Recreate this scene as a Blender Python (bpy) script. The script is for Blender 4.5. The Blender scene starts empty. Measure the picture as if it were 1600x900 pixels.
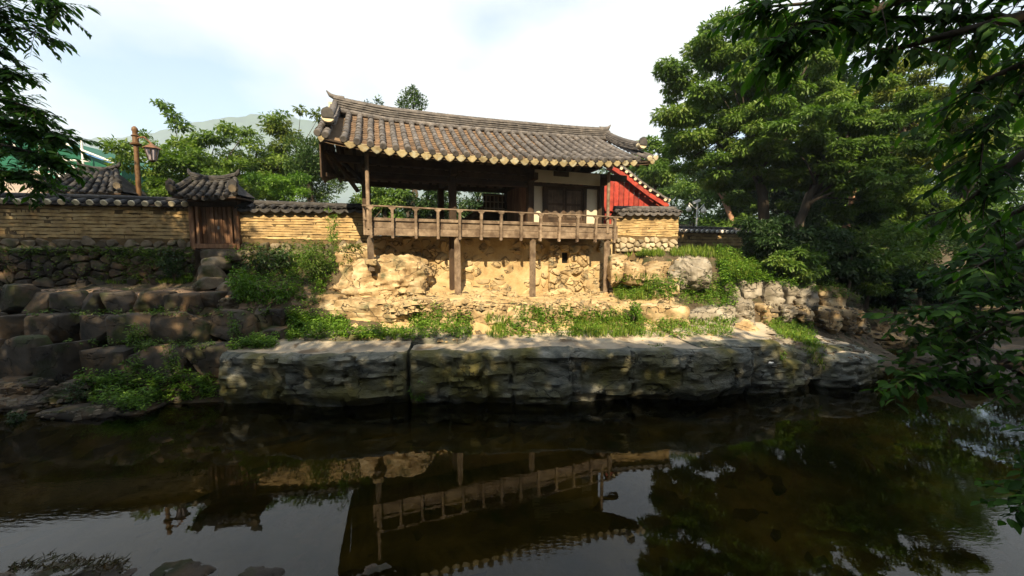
import bpy, bmesh, math, random
import numpy as np
from mathutils import Vector, Matrix, noise

sc = bpy.context.scene
col = sc.collection

# ------------------------------------------------------------------ camera, light, sky, exposure
CH = 3.36
FPX = 600.0
TH = math.atan(55 / 600)
cam_d = bpy.data.cameras.new('camera')
cam_d.sensor_width = 36
cam_d.lens = FPX / 1600 * 36
cam_d.clip_end = 6000
cam_d.clip_start = 0.05
cam = bpy.data.objects.new('camera', cam_d)
cam.location = (0, 0, CH)
cam.rotation_euler = (math.pi / 2 - TH, 0, 0)
col.objects.link(cam)
sc.camera = cam

SUN_EL, SUN_AZ = math.radians(37), math.radians(183)      # azimuth clockwise from +Y: behind the camera
sun_d = bpy.data.lights.new('sun', 'SUN')
sun_d.energy = 5.0
sun_d.angle = math.radians(0.5)
sun_d.color = (1.0, 0.81, 0.53)
sun = bpy.data.objects.new('sun', sun_d)
to_sun = Vector((math.sin(SUN_AZ) * math.cos(SUN_EL), math.cos(SUN_AZ) * math.cos(SUN_EL), math.sin(SUN_EL)))
sun.rotation_euler = (-to_sun).to_track_quat('-Z', 'Y').to_euler()
sun.location = (0, -30, 40)
col.objects.link(sun)

w = bpy.data.worlds.new('World')
sc.world = w
w.use_nodes = True
nt = w.node_tree
nt.nodes.clear()
N = lambda t: nt.nodes.new(t)
out = N('ShaderNodeOutputWorld'); bg = N('ShaderNodeBackground'); sky = N('ShaderNodeTexSky')
sky.sky_type = 'NISHITA'; sky.sun_disc = False; sky.sun_elevation = SUN_EL; sky.sun_rotation = SUN_AZ
sky.air_density = 1.3; sky.dust_density = 0.8; sky.ozone_density = 2.0
bg.inputs['Strength'].default_value = 0.055
tc = N('ShaderNodeTexCoord'); sep = N('ShaderNodeSeparateXYZ'); cmb = N('ShaderNodeCombineXYZ')
mx = N('ShaderNodeMath'); mx.operation = 'ADD'; mx.inputs[1].default_value = 0.25
dx = N('ShaderNodeMath'); dx.operation = 'DIVIDE'; dy = N('ShaderNodeMath'); dy.operation = 'DIVIDE'
ns = N('ShaderNodeTexNoise'); ns.inputs['Scale'].default_value = 0.95; ns.inputs['Detail'].default_value = 7; ns.inputs['Roughness'].default_value = 0.52
ad = N('ShaderNodeVectorMath'); ad.operation = 'ADD'; ad.inputs[1].default_value = (46.243, 47.430, 0)
rp = N('ShaderNodeValToRGB'); rp.color_ramp.elements[0].position = 0.38; rp.color_ramp.elements[1].position = 0.56; rp.color_ramp.elements[0].color = (.12, .12, .12, 1)
mixc = N('ShaderNodeMixRGB'); mixc.inputs[2].default_value = (8.6, 8.75, 8.9, 1)
L = nt.links.new
L(tc.outputs['Generated'], sep.inputs[0]); L(sep.outputs['Z'], mx.inputs[0])
L(sep.outputs['X'], dx.inputs[0]); L(mx.outputs[0], dx.inputs[1]); L(sep.outputs['Y'], dy.inputs[0]); L(mx.outputs[0], dy.inputs[1])
L(dx.outputs[0], cmb.inputs[0]); L(dy.outputs[0], cmb.inputs[1]); L(cmb.outputs[0], ad.inputs[0]); L(ad.outputs[0], ns.inputs['Vector'])
L(ns.outputs['Fac'], rp.inputs[0]); L(rp.outputs[0], mixc.inputs[0]); sm = N('ShaderNodeVectorMath'); sm.operation = 'SCALE'; sm.inputs['Scale'].default_value = 1.8; L(sky.outputs[0], sm.inputs[0]); L(sm.outputs[0], mixc.inputs[1]); L(mixc.outputs[0], bg.inputs['Color']); L(bg.outputs[0], out.inputs[0])

sc.view_settings.view_transform = 'Standard'
sc.view_settings.look = 'None'
sc.view_settings.exposure = 1.4
sc.view_settings.gamma = 1
sc.cycles.max_bounces = 7
sc.cycles.transparent_max_bounces = 8
sc.cycles.caustics_reflective = False
sc.cycles.caustics_refractive = False

# ------------------------------------------------------------------ surveying the photograph
def ray(px, py):
    xc, yc = (px - 800) / FPX, (450 - py) / FPX
    return Vector((xc, math.cos(TH) + yc * math.sin(TH), -math.sin(TH) + yc * math.cos(TH)))
def at(px, py, d):
    r = ray(px, py)
    return Vector((r.x / r.y * d, d, CH + r.z / r.y * d))
def at_z(px, py, z):
    r = ray(px, py); t = (z - CH) / r.z
    return Vector((r.x * t, r.y * t, z))
PA = math.radians(19)                                       # the pavilion's own frame: u along the front, v inward
PO = Vector((-3.905, 10.367, 0)); PU = Vector((math.cos(PA), math.sin(PA), 0)); PV = Vector((-math.sin(PA), math.cos(PA), 0)); ZZ = Vector((0, 0, 1))
def W(u, v, z): return PO + PU * u + PV * v + ZZ * z
def on_v(px, py, v):
    r = ray(px, py); t = (v + PO.dot(PV)) / r.dot(PV)
    p = Vector((0, 0, CH)) + r * t
    return (p - PO).dot(PU), p.z

RND = random.Random(11)
def rr(a, b): return RND.uniform(a, b)

# ------------------------------------------------------------------ materials
MATS = {}
def mat(name, cols, scale=3.0, rough=0.85, bump=0.3, bscale=None, detail=6, spread=(0.3, 0.7), rand=0.25, stretch=None,
        over=None, over_scale=1.2, over_range=(0.52, 0.62), spec=0.3, attr=None, bdist=0.02, crack=0.0, crack_w=0.018, crack_dark=0.3):
    m = bpy.data.materials.new(name); m.use_nodes = True
    t = m.node_tree; t.nodes.clear(); n = t.nodes.new; l = t.links.new
    o = n('ShaderNodeOutputMaterial'); b = n('ShaderNodeBsdfPrincipled'); l(b.outputs[0], o.inputs[0])
    b.inputs['Roughness'].default_value = rough; b.inputs['Specular IOR Level'].default_value = spec
    g = n('ShaderNodeNewGeometry'); oi = n('ShaderNodeObjectInfo')
    vec = g.outputs['Position']
    if stretch:
        mp = n('ShaderNodeMapping'); mp.inputs['Scale'].default_value = stretch; l(vec, mp.inputs[0]); vec = mp.outputs[0]
    t1 = n('ShaderNodeTexNoise'); t1.inputs['Scale'].default_value = scale; t1.inputs['Detail'].default_value = detail; t1.inputs['Roughness'].default_value = 0.62
    l(vec, t1.inputs['Vector'])
    r = n('ShaderNodeValToRGB'); e = r.color_ramp.elements
    for i, c in enumerate(cols):
        p = spread[0] + (spread[1] - spread[0]) * i / max(1, len(cols) - 1)
        if i < 2: el = e[i]; el.position = p
        else: el = e.new(p)
        el.color = (*c, 1)
    l(t1.outputs['Fac'], r.inputs[0]); c_out = r.outputs[0]
    if over:
        t3 = n('ShaderNodeTexNoise'); t3.inputs['Scale'].default_value = over_scale; t3.inputs['Detail'].default_value = 5; l(g.outputs['Position'], t3.inputs['Vector'])
        mr = n('ShaderNodeMapRange'); mr.inputs[1].default_value = over_range[0]; mr.inputs[2].default_value = over_range[1]; l(t3.outputs['Fac'], mr.inputs[0])
        mm = n('ShaderNodeMixRGB'); mm.inputs[2].default_value = (*over, 1); l(mr.outputs[0], mm.inputs[0]); l(c_out, mm.inputs[1]); c_out = mm.outputs[0]
    if rand:
        hv = n('ShaderNodeHueSaturation'); mr2 = n('ShaderNodeMapRange'); mr2.inputs[3].default_value = 1 - rand; mr2.inputs[4].default_value = 1 + rand
        if attr:
            an = n('ShaderNodeAttribute'); an.attribute_name = attr; l(an.outputs['Fac'], mr2.inputs[0])
        else: l(oi.outputs['Random'], mr2.inputs[0])
        l(mr2.outputs[0], hv.inputs['Value']); l(c_out, hv.inputs['Color']); c_out = hv.outputs[0]
    cr_f = None
    if crack:
        cm = n('ShaderNodeMapping'); cm.inputs['Rotation'].default_value = (.3, .5, .4); cm.inputs['Scale'].default_value = (1, 1, 1.7); l(g.outputs['Position'], cm.inputs[0])
        ct = n('ShaderNodeTexNoise'); ct.inputs['Scale'].default_value = crack; ct.inputs['Detail'].default_value = 4; ct.inputs['Roughness'].default_value = .5; ct.inputs['Distortion'].default_value = .6; l(cm.outputs[0], ct.inputs['Vector'])
        c1 = n('ShaderNodeMath'); c1.operation = 'SUBTRACT'; c1.inputs[1].default_value = .5; l(ct.outputs['Fac'], c1.inputs[0])
        c2 = n('ShaderNodeMath'); c2.operation = 'ABSOLUTE'; l(c1.outputs[0], c2.inputs[0])
        c3 = n('ShaderNodeMapRange'); c3.inputs[2].default_value = crack_w; l(c2.outputs[0], c3.inputs[0]); cr_f = c3.outputs[0]
        c4 = n('ShaderNodeMapRange'); c4.inputs[3].default_value = crack_dark; c4.inputs[4].default_value = 1.0; l(cr_f, c4.inputs[0])
        c5 = n('ShaderNodeMixRGB'); c5.blend_type = 'MULTIPLY'; c5.inputs[0].default_value = 1; l(c_out, c5.inputs[1]); l(c4.outputs[0], c5.inputs[2]); c_out = c5.outputs[0]
    l(c_out, b.inputs['Base Color'])
    if bump:
        t2 = n('ShaderNodeTexNoise'); t2.inputs['Scale'].default_value = bscale or scale * 4; t2.inputs['Detail'].default_value = 8; t2.inputs['Roughness'].default_value = 0.65
        l(vec, t2.inputs['Vector'])
        bp = n('ShaderNodeBump'); bp.inputs['Strength'].default_value = bump; bp.inputs['Distance'].default_value = bdist
        l(t2.outputs['Fac'], bp.inputs['Height']); last = bp
        if cr_f is not None:
            b2 = n('ShaderNodeBump'); b2.inputs['Strength'].default_value = .9; b2.inputs['Distance'].default_value = .05; l(cr_f, b2.inputs['Height']); l(bp.outputs[0], b2.inputs['Normal']); last = b2
        l(last.outputs[0], b.inputs['Normal'])
    MATS[name] = m
    return m
def leaf_mat(name, c0, c1, c2, trans=0.3, rough=0.45):
    m = bpy.data.materials.new(name); m.use_nodes = True
    t = m.node_tree; t.nodes.clear(); n = t.nodes.new; l = t.links.new
    o = n('ShaderNodeOutputMaterial'); b = n('ShaderNodeBsdfPrincipled'); tr = n('ShaderNodeBsdfTranslucent'); ms = n('ShaderNodeMixShader')
    b.inputs['Roughness'].default_value = rough; b.inputs['Specular IOR Level'].default_value = 0.28
    an = n('ShaderNodeAttribute'); an.attribute_name = 'var'
    r = n('ShaderNodeValToRGB'); e = r.color_ramp.elements
    e[0].position = 0.0; e[0].color = (*c0, 1); e[1].position = 0.55; e[1].color = (*c1, 1); x = e.new(1.0); x.color = (*c2, 1)
    l(an.outputs['Fac'], r.inputs[0]); l(r.outputs[0], b.inputs['Base Color'])
    g = n('ShaderNodeMixRGB'); g.blend_type = 'MULTIPLY'; g.inputs[0].default_value = 1; g.inputs[2].default_value = (1.0, 1.15, 0.45, 1)
    l(r.outputs[0], g.inputs[1]); l(g.outputs[0], tr.inputs[0])
    ms.inputs[0].default_value = trans; l(b.outputs[0], ms.inputs[1]); l(tr.outputs[0], ms.inputs[2]); l(ms.outputs[0], o.inputs[0])
    MATS[name] = m
    return m

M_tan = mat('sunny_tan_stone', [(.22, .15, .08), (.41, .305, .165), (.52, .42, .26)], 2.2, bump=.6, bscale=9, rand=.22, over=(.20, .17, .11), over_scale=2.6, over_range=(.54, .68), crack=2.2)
M_tanmortar = mat('clay_mortar', [(.30, .20, .095), (.43, .315, .16), (.51, .40, .235)], 2.2, bump=.9, bscale=9, rand=0, bdist=.04)
M_bed = mat('bank_bedrock', [(.10, .068, .038), (.26, .18, .092), (.39, .295, .17), (.46, .38, .26)], 2.4, bump=.9, bscale=9, rand=.15, over=(.10, .095, .05), over_scale=2.3, over_range=(.55, .7), crack=1.1, crack_w=.010)
M_grey = mat('grey_boulder', [(.10, .085, .065), (.22, .195, .155), (.35, .32, .27)], 2.0, bump=.7, bscale=8, rand=.15, over=(.12, .11, .08), over_scale=2.4, over_range=(.55, .68), crack=1.8, crack_w=.014)
M_dark = mat('dark_terrace_stone', [(.03, .026, .022), (.068, .056, .044), (.17, .105, .052)], 1.5, bump=.9, bscale=9, rand=.5, over=(.035, .042, .014), over_scale=1.8, over_range=(.54, .68), crack=.8, crack_w=.006, crack_dark=.5)  # part of the deep shade on these stones is put into the base colour
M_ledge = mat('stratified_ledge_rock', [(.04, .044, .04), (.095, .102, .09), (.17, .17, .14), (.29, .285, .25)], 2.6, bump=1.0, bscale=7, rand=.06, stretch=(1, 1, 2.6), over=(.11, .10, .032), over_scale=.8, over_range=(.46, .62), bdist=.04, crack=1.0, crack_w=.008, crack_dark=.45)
M_ledgetop = mat('pale_ledge_top', [(.20, .17, .13), (.38, .32, .24), (.5, .43, .33)], 1.3, bump=.4, rand=0, over=(.16, .12, .08), over_scale=1.9, over_range=(.56, .66))  # top faces get a paler brown than the slab faces
M_mud = mat('ochre_earth', [(.22, .145, .065), (.40, .28, .13), (.50, .385, .205)], 3.0, bump=.9, bscale=16, rand=.16, over=(.25, .175, .09), over_scale=1.6, over_range=(.5, .68))
M_mudgap = mat('dark_joint', [(.06, .04, .02), (.16, .11, .05)], 4, bump=.4, rand=0)
M_wallstone = mat('wall_base_stone', [(.06, .05, .036), (.15, .12, .085), (.25, .21, .15)], 2.5, bump=.6, rand=.35, over=(.06, .065, .025), over_scale=2, over_range=(.54, .66))
M_pebble = mat('pale_wall_pebble', [(.20, .165, .11), (.40, .33, .22), (.48, .43, .33)], 2.5, bump=.5, rand=.35)
M_tile = mat('grey_roof_tile', [(.04, .037, .038), (.098, .09, .087), (.165, .148, .137)], 5, bump=.3, rand=.28, rough=.7)
M_tiledark = mat('blackened_tile', [(.014, .014, .016), (.035, .033, .033), (.075, .07, .062)], 5, bump=.35, rand=.3, rough=.7)
M_channel = mat('soil_covered_tile', [(.08, .06, .046), (.155, .105, .07), (.23, .15, .092)], 3.2, bump=.5, rand=.15)
M_eavetile = mat('yellowed_eave_tile', [(.12, .098, .06), (.26, .21, .115), (.36, .31, .19)], 4, bump=.4, rand=.2, over=(.3, .28, .2), over_scale=6)
M_mortar = mat('lime_mortar', [(.42, .36, .24), (.62, .55, .40)], 6, bump=.4, rand=.05)
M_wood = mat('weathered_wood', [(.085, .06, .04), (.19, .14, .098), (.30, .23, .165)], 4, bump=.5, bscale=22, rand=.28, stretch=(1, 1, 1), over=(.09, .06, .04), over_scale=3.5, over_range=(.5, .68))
M_wooddark = mat('dark_wood', [(.026, .017, .011), (.055, .035, .022), (.085, .055, .034)], 3, bump=.3, bscale=14, rand=.2)  # one dark brown for beams, rafters and boards
M_door = mat('old_door_plank', [(.09, .045, .025), (.19, .10, .055), (.27, .16, .09)], 2.2, bump=.4, bscale=16, rand=.25, stretch=(5, 5, .8))
M_doordark = mat('grey_brown_door', [(.05, .036, .026), (.10, .075, .055), (.15, .115, .085)], 3, bump=.3, bscale=14, rand=.15)
M_holedark = mat('hole_dark', [(.004, .003, .003), (.01, .008, .006)], 3, bump=0, rand=0, rough=1.0)  # near-black that paints the dark depth of the smoke hole
M_plaster = mat('cream_plaster', [(.50, .45, .34), (.60, .55, .43)], 2, bump=.15, rand=.03)
M_ceil = mat('brown_ceiling_clay', [(.13, .085, .05), (.22, .15, .09)], 2, bump=.2, rand=.1)
M_red = mat('vermilion_board', [(.15, .014, .009), (.27, .026, .015), (.33, .055, .03)], 4.5, bump=.3, rand=.3, rough=.6)
M_green = mat('green_tarpaulin', [(.004, .065, .036), (.008, .10, .058)], .8, bump=.3, bscale=2, rand=0, rough=.6, bdist=.1)
M_pole = mat('galvanised_pole', [(.55, .55, .53), (.68, .68, .66)], 6, bump=.1, rand=.1, rough=.5)
M_blue = mat('blue_sheet', [(.05, .14, .38), (.10, .22, .46)], 2, bump=.1, rand=0, rough=.6)
M_pink = mat('pale_roof_sheet', [(.20, .16, .13), (.30, .25, .21)], 2, bump=.2, rand=0)
M_lampwood = mat('brown_painted_post', [(.085, .045, .018), (.15, .08, .032)], 5, bump=.15, rand=0, rough=.5)
M_lampmetal = mat('rusty_lantern_roof', [(.11, .05, .022), (.20, .10, .05)], 6, bump=.1, rand=0, rough=.5)
M_lampglass = mat('frosted_lantern_pane', [(.25, .22, .25), (.36, .32, .35)], 3, bump=0, rand=.05, rough=.3)
M_white = mat('white_paint', [(.74, .73, .70), (.8, .79, .77)], 5, bump=0, rand=0, rough=.4)
M_globe = mat('opal_globe', [(.8, .78, .7), (.85, .83, .76)], 5, bump=0, rand=0, rough=.25)
M_soil = mat('bank_soil', [(.04, .03, .018), (.075, .055, .033), (.12, .09, .055)], 2.6, bump=.9, bscale=14, rand=0, over=(.03, .04, .012), over_scale=2.5, over_range=(.5, .7))
M_riverbed = mat('algae_brown_riverbed', [(.05, .04, .018), (.12, .09, .038), (.24, .16, .07)], .9, bump=.6, bscale=6, rand=0, spread=(.32, .68), over=(.04, .045, .018), over_scale=.6, over_range=(.48, .6))
M_path = mat('trodden_earth', [(.20, .13, .085), (.29, .20, .135)], 1.5, bump=.4, bscale=14, rand=0)
M_hill = mat('wooded_hillside', [(.008, .022, .014), (.05, .09, .035)], .018, bump=0, rand=0)
M_bark = mat('dark_bark', [(.025, .02, .014), (.06, .047, .034), (.10, .08, .06)], 3, bump=.8, bscale=9, rand=.15, stretch=(1, 1, .3))
M_pine = mat('red_pine_bark', [(.20, .10, .06), (.34, .19, .12), (.40, .27, .20)], 3, bump=.7, bscale=9, rand=.1, stretch=(1, 1, .4))
M_steel = mat('metal_grey', [(.30, .30, .30), (.4, .4, .4)], 5, bump=0, rand=0, rough=.4)

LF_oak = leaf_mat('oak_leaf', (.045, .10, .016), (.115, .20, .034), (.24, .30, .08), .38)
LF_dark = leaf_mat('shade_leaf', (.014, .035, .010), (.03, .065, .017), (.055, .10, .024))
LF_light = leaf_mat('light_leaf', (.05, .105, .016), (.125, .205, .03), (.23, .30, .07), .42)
LF_yel = leaf_mat('yellow_green_leaf', (.07, .11, .016), (.15, .19, .03), (.27, .25, .05), .4)
LF_con = leaf_mat('conifer_needle', (.02, .05, .012), (.05, .10, .02), (.10, .16, .035), .15)
LF_weed = leaf_mat('weed_leaf', (.05, .12, .013), (.125, .245, .027), (.22, .35, .05), .38)
LF_grass = leaf_mat('grass_blade', (.08, .15, .02), (.17, .27, .035), (.30, .36, .07), .38)
LF_near = leaf_mat('near_leaf', (.015, .045, .008), (.035, .10, .013), (.075, .18, .024), .5, .6)
LF_gold = leaf_mat('dry_needle', (.04, .025, .01), (.07, .05, .018), (.05, .06, .018), .2)

# ------------------------------------------------------------------ builders
def tag(o, label=None, cat=None, group=None, kind=None):
    if label: o['label'] = label
    if cat: o['category'] = cat
    if group: o['group'] = group
    if kind: o['kind'] = kind
    return o
def root(name, loc, label=None, cat=None, group=None):
    o = bpy.data.objects.new(name, None); o.location = loc; o.empty_display_size = .1
    col.objects.link(o); return tag(o, label, cat, group)
def world_of(p):
    m = Matrix.Identity(4)
    if p is not None:
        m = world_of(p.parent) @ p.matrix_parent_inverse @ p.matrix_basis
    return m
def link(name, me, m, parent=None, mw=None):
    if m is not None and not me.materials: me.materials.append(m)
    o = bpy.data.objects.new(name, me); col.objects.link(o)
    if parent is not None:
        o.parent = parent; o.matrix_parent_inverse = world_of(parent).inverted()
    if mw is not None: o.matrix_basis = mw
    return o
class MB:
    def __init__(s): s.v = []; s.f = []
    def add(s, vs, fs):
        k = len(s.v); s.v += [tuple(p) for p in vs]; s.f += [tuple(i + k for i in f) for f in fs]; return s
    def box(s, c, sx, sy, sz, ex=Vector((1, 0, 0)), ey=Vector((0, 1, 0)), ez=Vector((0, 0, 1)), ch=0.006, jit=0.0):
        h = (sx / 2, sy / 2, sz / 2); ch = min(ch, min(h) * .6); ax = (ex, ey, ez); idx = {}; vs = []
        for a in (-1, 1):
            for b in (-1, 1):
                for d in (-1, 1):
                    j = [rr(-jit, jit) for _ in range(3)] if jit else (0, 0, 0)
                    for k in range(3):
                        q = [(a, b, d)[i] * (h[i] - (0 if i == k else ch)) + j[i] for i in range(3)]
                        idx[(a, b, d, k)] = len(vs); vs.append(Vector(c) + ax[0] * q[0] + ax[1] * q[1] + ax[2] * q[2])
        fs = []
        for k in range(3):
            i, j = [q for q in range(3) if q != k]
            for sg in (-1, 1):
                loop = []
                for (p, q) in ((-1, -1), (1, -1), (1, 1), (-1, 1)):
                    t = [0, 0, 0]; t[k] = sg; t[i] = p; t[j] = q; loop.append(idx[(*t, k)])
                fs.append(loop)
            for p in (-1, 1):
                for q in (-1, 1):
                    lo = []
                    for (e, kk) in ((-1, i), (1, i), (1, j), (-1, j)):
                        t = [0, 0, 0]; t[k] = e; t[i] = p; t[j] = q; lo.append(idx[(*t, kk)])
                    fs.append(lo)
        for a in (-1, 1):
            for b in (-1, 1):
                for d in (-1, 1): fs.append([idx[(a, b, d, k)] for k in range(3)])
        return s.add(vs, fs)
    def beam(s, p0, p1, wd, ht, up=ZZ, ch=0.008, jit=0.0):
        p0, p1 = Vector(p0), Vector(p1); ex = (p1 - p0); ln = ex.length; ex.normalize()
        ey = up.cross(ex)
        if ey.length < 1e-4: ey = Vector((0, 1, 0)).cross(ex)
        ey.normalize(); ez = ex.cross(ey)
        return s.box((p0 + p1) / 2, ln, wd, ht, ex, ey, ez, ch, jit)
    def tube(s, pts, rad, n=8, cap=True, ell=1.0):
        pts = [Vector(p) for p in pts]; vs = []; fs = []; k = len(pts)
        if not hasattr(rad, '__len__'): rad = [rad] * k
        for i, p in enumerate(pts):
            d = (pts[min(i + 1, k - 1)] - pts[max(i - 1, 0)]).normalized()
            a = d.cross(ZZ) if abs(d.z) < .95 else d.cross(Vector((1, 0, 0)))
            a.normalize(); b = a.cross(d)
            for j in range(n):
                t = 2 * math.pi * j / n
                vs.append(p + a * math.cos(t) * rad[i] + b * math.sin(t) * rad[i] * ell)
        for i in range(k - 1):
            for j in range(n):
                fs.append((i * n + j, i * n + (j + 1) % n, (i + 1) * n + (j + 1) % n, (i + 1) * n + j))
        if cap: fs.append(tuple(range(n))); fs.append(tuple((k - 1) * n + j for j in range(n)))
        return s.add(vs, fs)
    def lathe(s, base, prof, n=12):
        return s.tube([Vector(base) + ZZ * h for r, h in prof], [r for r, h in prof], n)
    def mesh(s, name, smooth=None, fix=True):
        me = bpy.data.meshes.new(name); me.from_pydata(s.v, [], s.f)
        if fix:
            bm = bmesh.new(); bm.from_mesh(me); bmesh.ops.recalc_face_normals(bm, faces=bm.faces); bm.to_mesh(me); bm.free()
        if smooth is not None:
            me.shade_smooth(); me.set_sharp_from_angle(angle=math.radians(smooth))
        me.update(); return me
    def build(s, name, m, parent=None, smooth=None, fix=True): return link(name, s.mesh(name, smooth, fix), m, parent)

def fbm(p, o=4, h=0.6): return noise.fractal(p, h, 2.0, o, noise_basis='PERLIN_ORIGINAL')

# --- rocks
def rock_mesh(seed, size, n=8, power=5.0, cuts=5, rough=.10, strata=0.0, ang=32):
    r = random.Random(seed); off = Vector((r.uniform(-50, 50), r.uniform(-50, 50), r.uniform(-50, 50)))
    vs = {}; V = []; Fc = []
    def vid(p):
        k = tuple(int(round(q * 1000)) for q in p)
        if k not in vs: vs[k] = len(V); V.append(Vector(p))
        return vs[k]
    for ax in range(3):
        for sg in (-1, 1):
            i, j = (ax + 1) % 3, (ax + 2) % 3
            for a in range(n):
                for b in range(n):
                    q = []
                    for (da, db) in ((0, 0), (1, 0), (1, 1), (0, 1)):
                        p = [0, 0, 0]; p[ax] = sg; p[i] = math.tan((-1 + 2 * (a + da) / n) * math.pi / 4); p[j] = math.tan((-1 + 2 * (b + db) / n) * math.pi / 4); q.append(vid(p))
                    Fc.append(q if sg > 0 else q[::-1])
    planes = []
    for _ in range(cuts):
        nn = Vector((r.gauss(0, 1), r.gauss(0, 1), r.gauss(0, 1))).normalized(); planes.append((nn, r.uniform(.72, .98)))
    m = max(size); sv = Vector(size) / 2
    outv = []
    for p in V:
        d = p.normalized()
        k = (abs(d.x) ** power + abs(d.y) ** power + abs(d.z) ** power) ** (-1 / power)
        q = d * k
        for nn, dd in planes:
            e = q.dot(nn)
            if e > dd: q = q - nn * (e - dd) * .9
        w3 = Vector((q.x * sv.x, q.y * sv.y, q.z * sv.z))
        f = fbm(w3 * (2.2 / max(.3, m ** .6)) + off, 5) * rough * .8 * m + fbm(w3 * 7 + off, 3) * rough * .3 * m ** .7
        if strata:
            lay = math.floor(w3.z / .11 + noise.noise(w3 * .8 + off) * 1.2)
            f += strata * (noise.cell(Vector((lay * 1.7 + off.x, math.floor((w3.x + w3.y) / .5 + lay * .37), 0))) - .5)
        outv.append(w3 + d * f)
    me = bpy.data.meshes.new('rock'); me.from_pydata(outv, [], Fc); me.shade_smooth(); me.set_sharp_from_angle(angle=math.radians(ang)); me.update()
    return me
def rock(name, c, size, seed, m, rz=0.0, parent=None, label=None, cat=None, group=None, tilt=0.0, **kw):
    me = rock_mesh(seed, size, **kw)
    mw = Matrix.Translation(Vector(c)) @ Matrix.Rotation(rz, 4, 'Z') @ Matrix.Rotation(tilt, 4, 'Y')
    return tag(link(name, me, m, parent, mw), label, cat, group)

# --- Voronoi masonry
def voronoi(w_, h_, pts):
    cells = []
    for i, p in enumerate(pts):
        poly = [(0, 0), (w_, 0), (w_, h_), (0, h_)]
        for j, q in enumerate(pts):
            if i == j or abs(q[0] - p[0]) > 2.2 or abs(q[1] - p[1]) > 2.2: continue
            mx_, my_ = (p[0] + q[0]) / 2, (p[1] + q[1]) / 2; dx_, dy_ = q[0] - p[0], q[1] - p[1]
            new = []
            for k in range(len(poly)):
                a, b = poly[k], poly[(k + 1) % len(poly)]
                sa = (a[0] - mx_) * dx_ + (a[1] - my_) * dy_; sb = (b[0] - mx_) * dx_ + (b[1] - my_) * dy_
                if sa <= 0: new.append(a)
                if (sa < 0 < sb) or (sb < 0 < sa):
                    t = sa / (sa - sb); new.append((a[0] + (b[0] - a[0]) * t, a[1] + (b[1] - a[1]) * t))
            poly = new
            if len(poly) < 3: break
        if len(poly) >= 3: cells.append(poly)
    return cells
def jitter_rows(w_, h_, sw, sh, r, big=0.0):
    pts = []; y = sh / 2; k = 0
    while y < h_ + sh * .2:
        x = sw * r.uniform(.1, .6)
        while x < w_:
            pts.append((x, min(h_ - .01, y + r.uniform(-.28, .28) * sh))); x += sw * r.uniform(.6 - .2 * big, 1.5 + .6 * big)
        y += sh; k += 1
    return pts
def masonry(parent, origin, ex, nrm, w_, h_, sw, sh, m, depth=.1, seed=1, gap=.014, name='stone', keep=None, ez=ZZ, wild=False):
    r = random.Random(seed); out_ = []
    for poly in voronoi(w_, h_, jitter_rows(w_, h_, sw, sh, r, .9 if wild else 0)):
        cx = sum(p[0] for p in poly) / len(poly); cy = sum(p[1] for p in poly) / len(poly)
        if keep and not keep(cx, cy): continue
        ring = []
        k = len(poly)
        for i in range(k):
            a, b = poly[i], poly[(i + 1) % k]
            if math.hypot(a[0] - b[0], a[1] - b[1]) < .02: continue
            for t in (.22, .78): ring.append((a[0] + (b[0] - a[0]) * t, a[1] + (b[1] - a[1]) * t))
        if len(ring) < 5: continue
        size = min(max(p[0] for p in ring) - min(p[0] for p in ring), max(p[1] for p in ring) - min(p[1] for p in ring))
        if size < .05: continue
        g = 1 - 2 * gap / size; k = len(ring); d = depth * r.uniform(.55, 1.3); tx, ty = r.uniform(-.25, .25), r.uniform(-.2, .3)
        mb = MB(); vs = []; fs = []
        P = lambda x, y, e: origin + ex * x + ez * y + nrm * e
        for (sc_, e, jj) in ((g, -.05, 0), (g * .99, d * .55, .01), (g * .80, d, .02), (g * .4, d * 1.08, .02)):
            for p in ring:
                x = cx + (p[0] - cx) * sc_; y = cy + (p[1] - cy) * sc_
                tl = ((x - cx) * tx + (y - cy) * ty) if e > d * .9 else 0
                vs.append(P(x + r.uniform(-jj, jj) * size, y + r.uniform(-jj, jj) * size, e + tl + r.uniform(-.06, .06) * d * (1 if jj else 0)))
        for q in range(3):
            for i in range(k): fs.append((q * k + i, q * k + (i + 1) % k, (q + 1) * k + (i + 1) % k, (q + 1) * k + i))
        fs.append(tuple(3 * k + i for i in range(k)))
        mb.add(vs, fs); out_.append(mb.build(name, m, parent, smooth=38))
    return out_

# --- leaves
def leaves(P, D, Nn, ln, wd, rng, fine=False):
    """vertex and face arrays of folded pointed leaves: base P, direction D, normal Nn"""
    n = len(P)
    S = np.cross(D, Nn); S /= np.linalg.norm(S, axis=1)[:, None] + 1e-9
    Nn = np.cross(S, D)
    ln = np.asarray(ln).reshape(-1, 1) * np.ones((n, 1)); wd = np.asarray(wd).reshape(-1, 1) * np.ones((n, 1))
    if not fine:
        Vv = np.stack([P, P + D * ln * .45 + S * wd * .5 + Nn * wd * .14, P + D * ln - Nn * ln * .12, P + D * ln * .45 - S * wd * .5 + Nn * wd * .14], 1)
        Fv = np.array([[0, 1, 2], [0, 2, 3]])
        k = 4
    else:
        c = []
        for (t, sd, up) in ((0, 0, 0), (.25, .42, .1), (.55, .5, .1), (.82, .26, 0), (1, 0, -.16), (.82, -.26, 0), (.55, -.5, .1), (.25, -.42, .1), (.5, 0, -.02)):
            c.append(P + D * ln * t + S * wd * sd + Nn * (wd * up - ln * .14 * t * t))
        Vv = np.stack(c, 1); k = 9
        Fv = np.array([[i, (i + 1) % 8, 8] for i in range(8)])
    F_ = (np.arange(n) * k)[:, None, None] + Fv[None]
    return Vv.reshape(-1, 3), F_.reshape(-1, 3), len(Fv)
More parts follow.
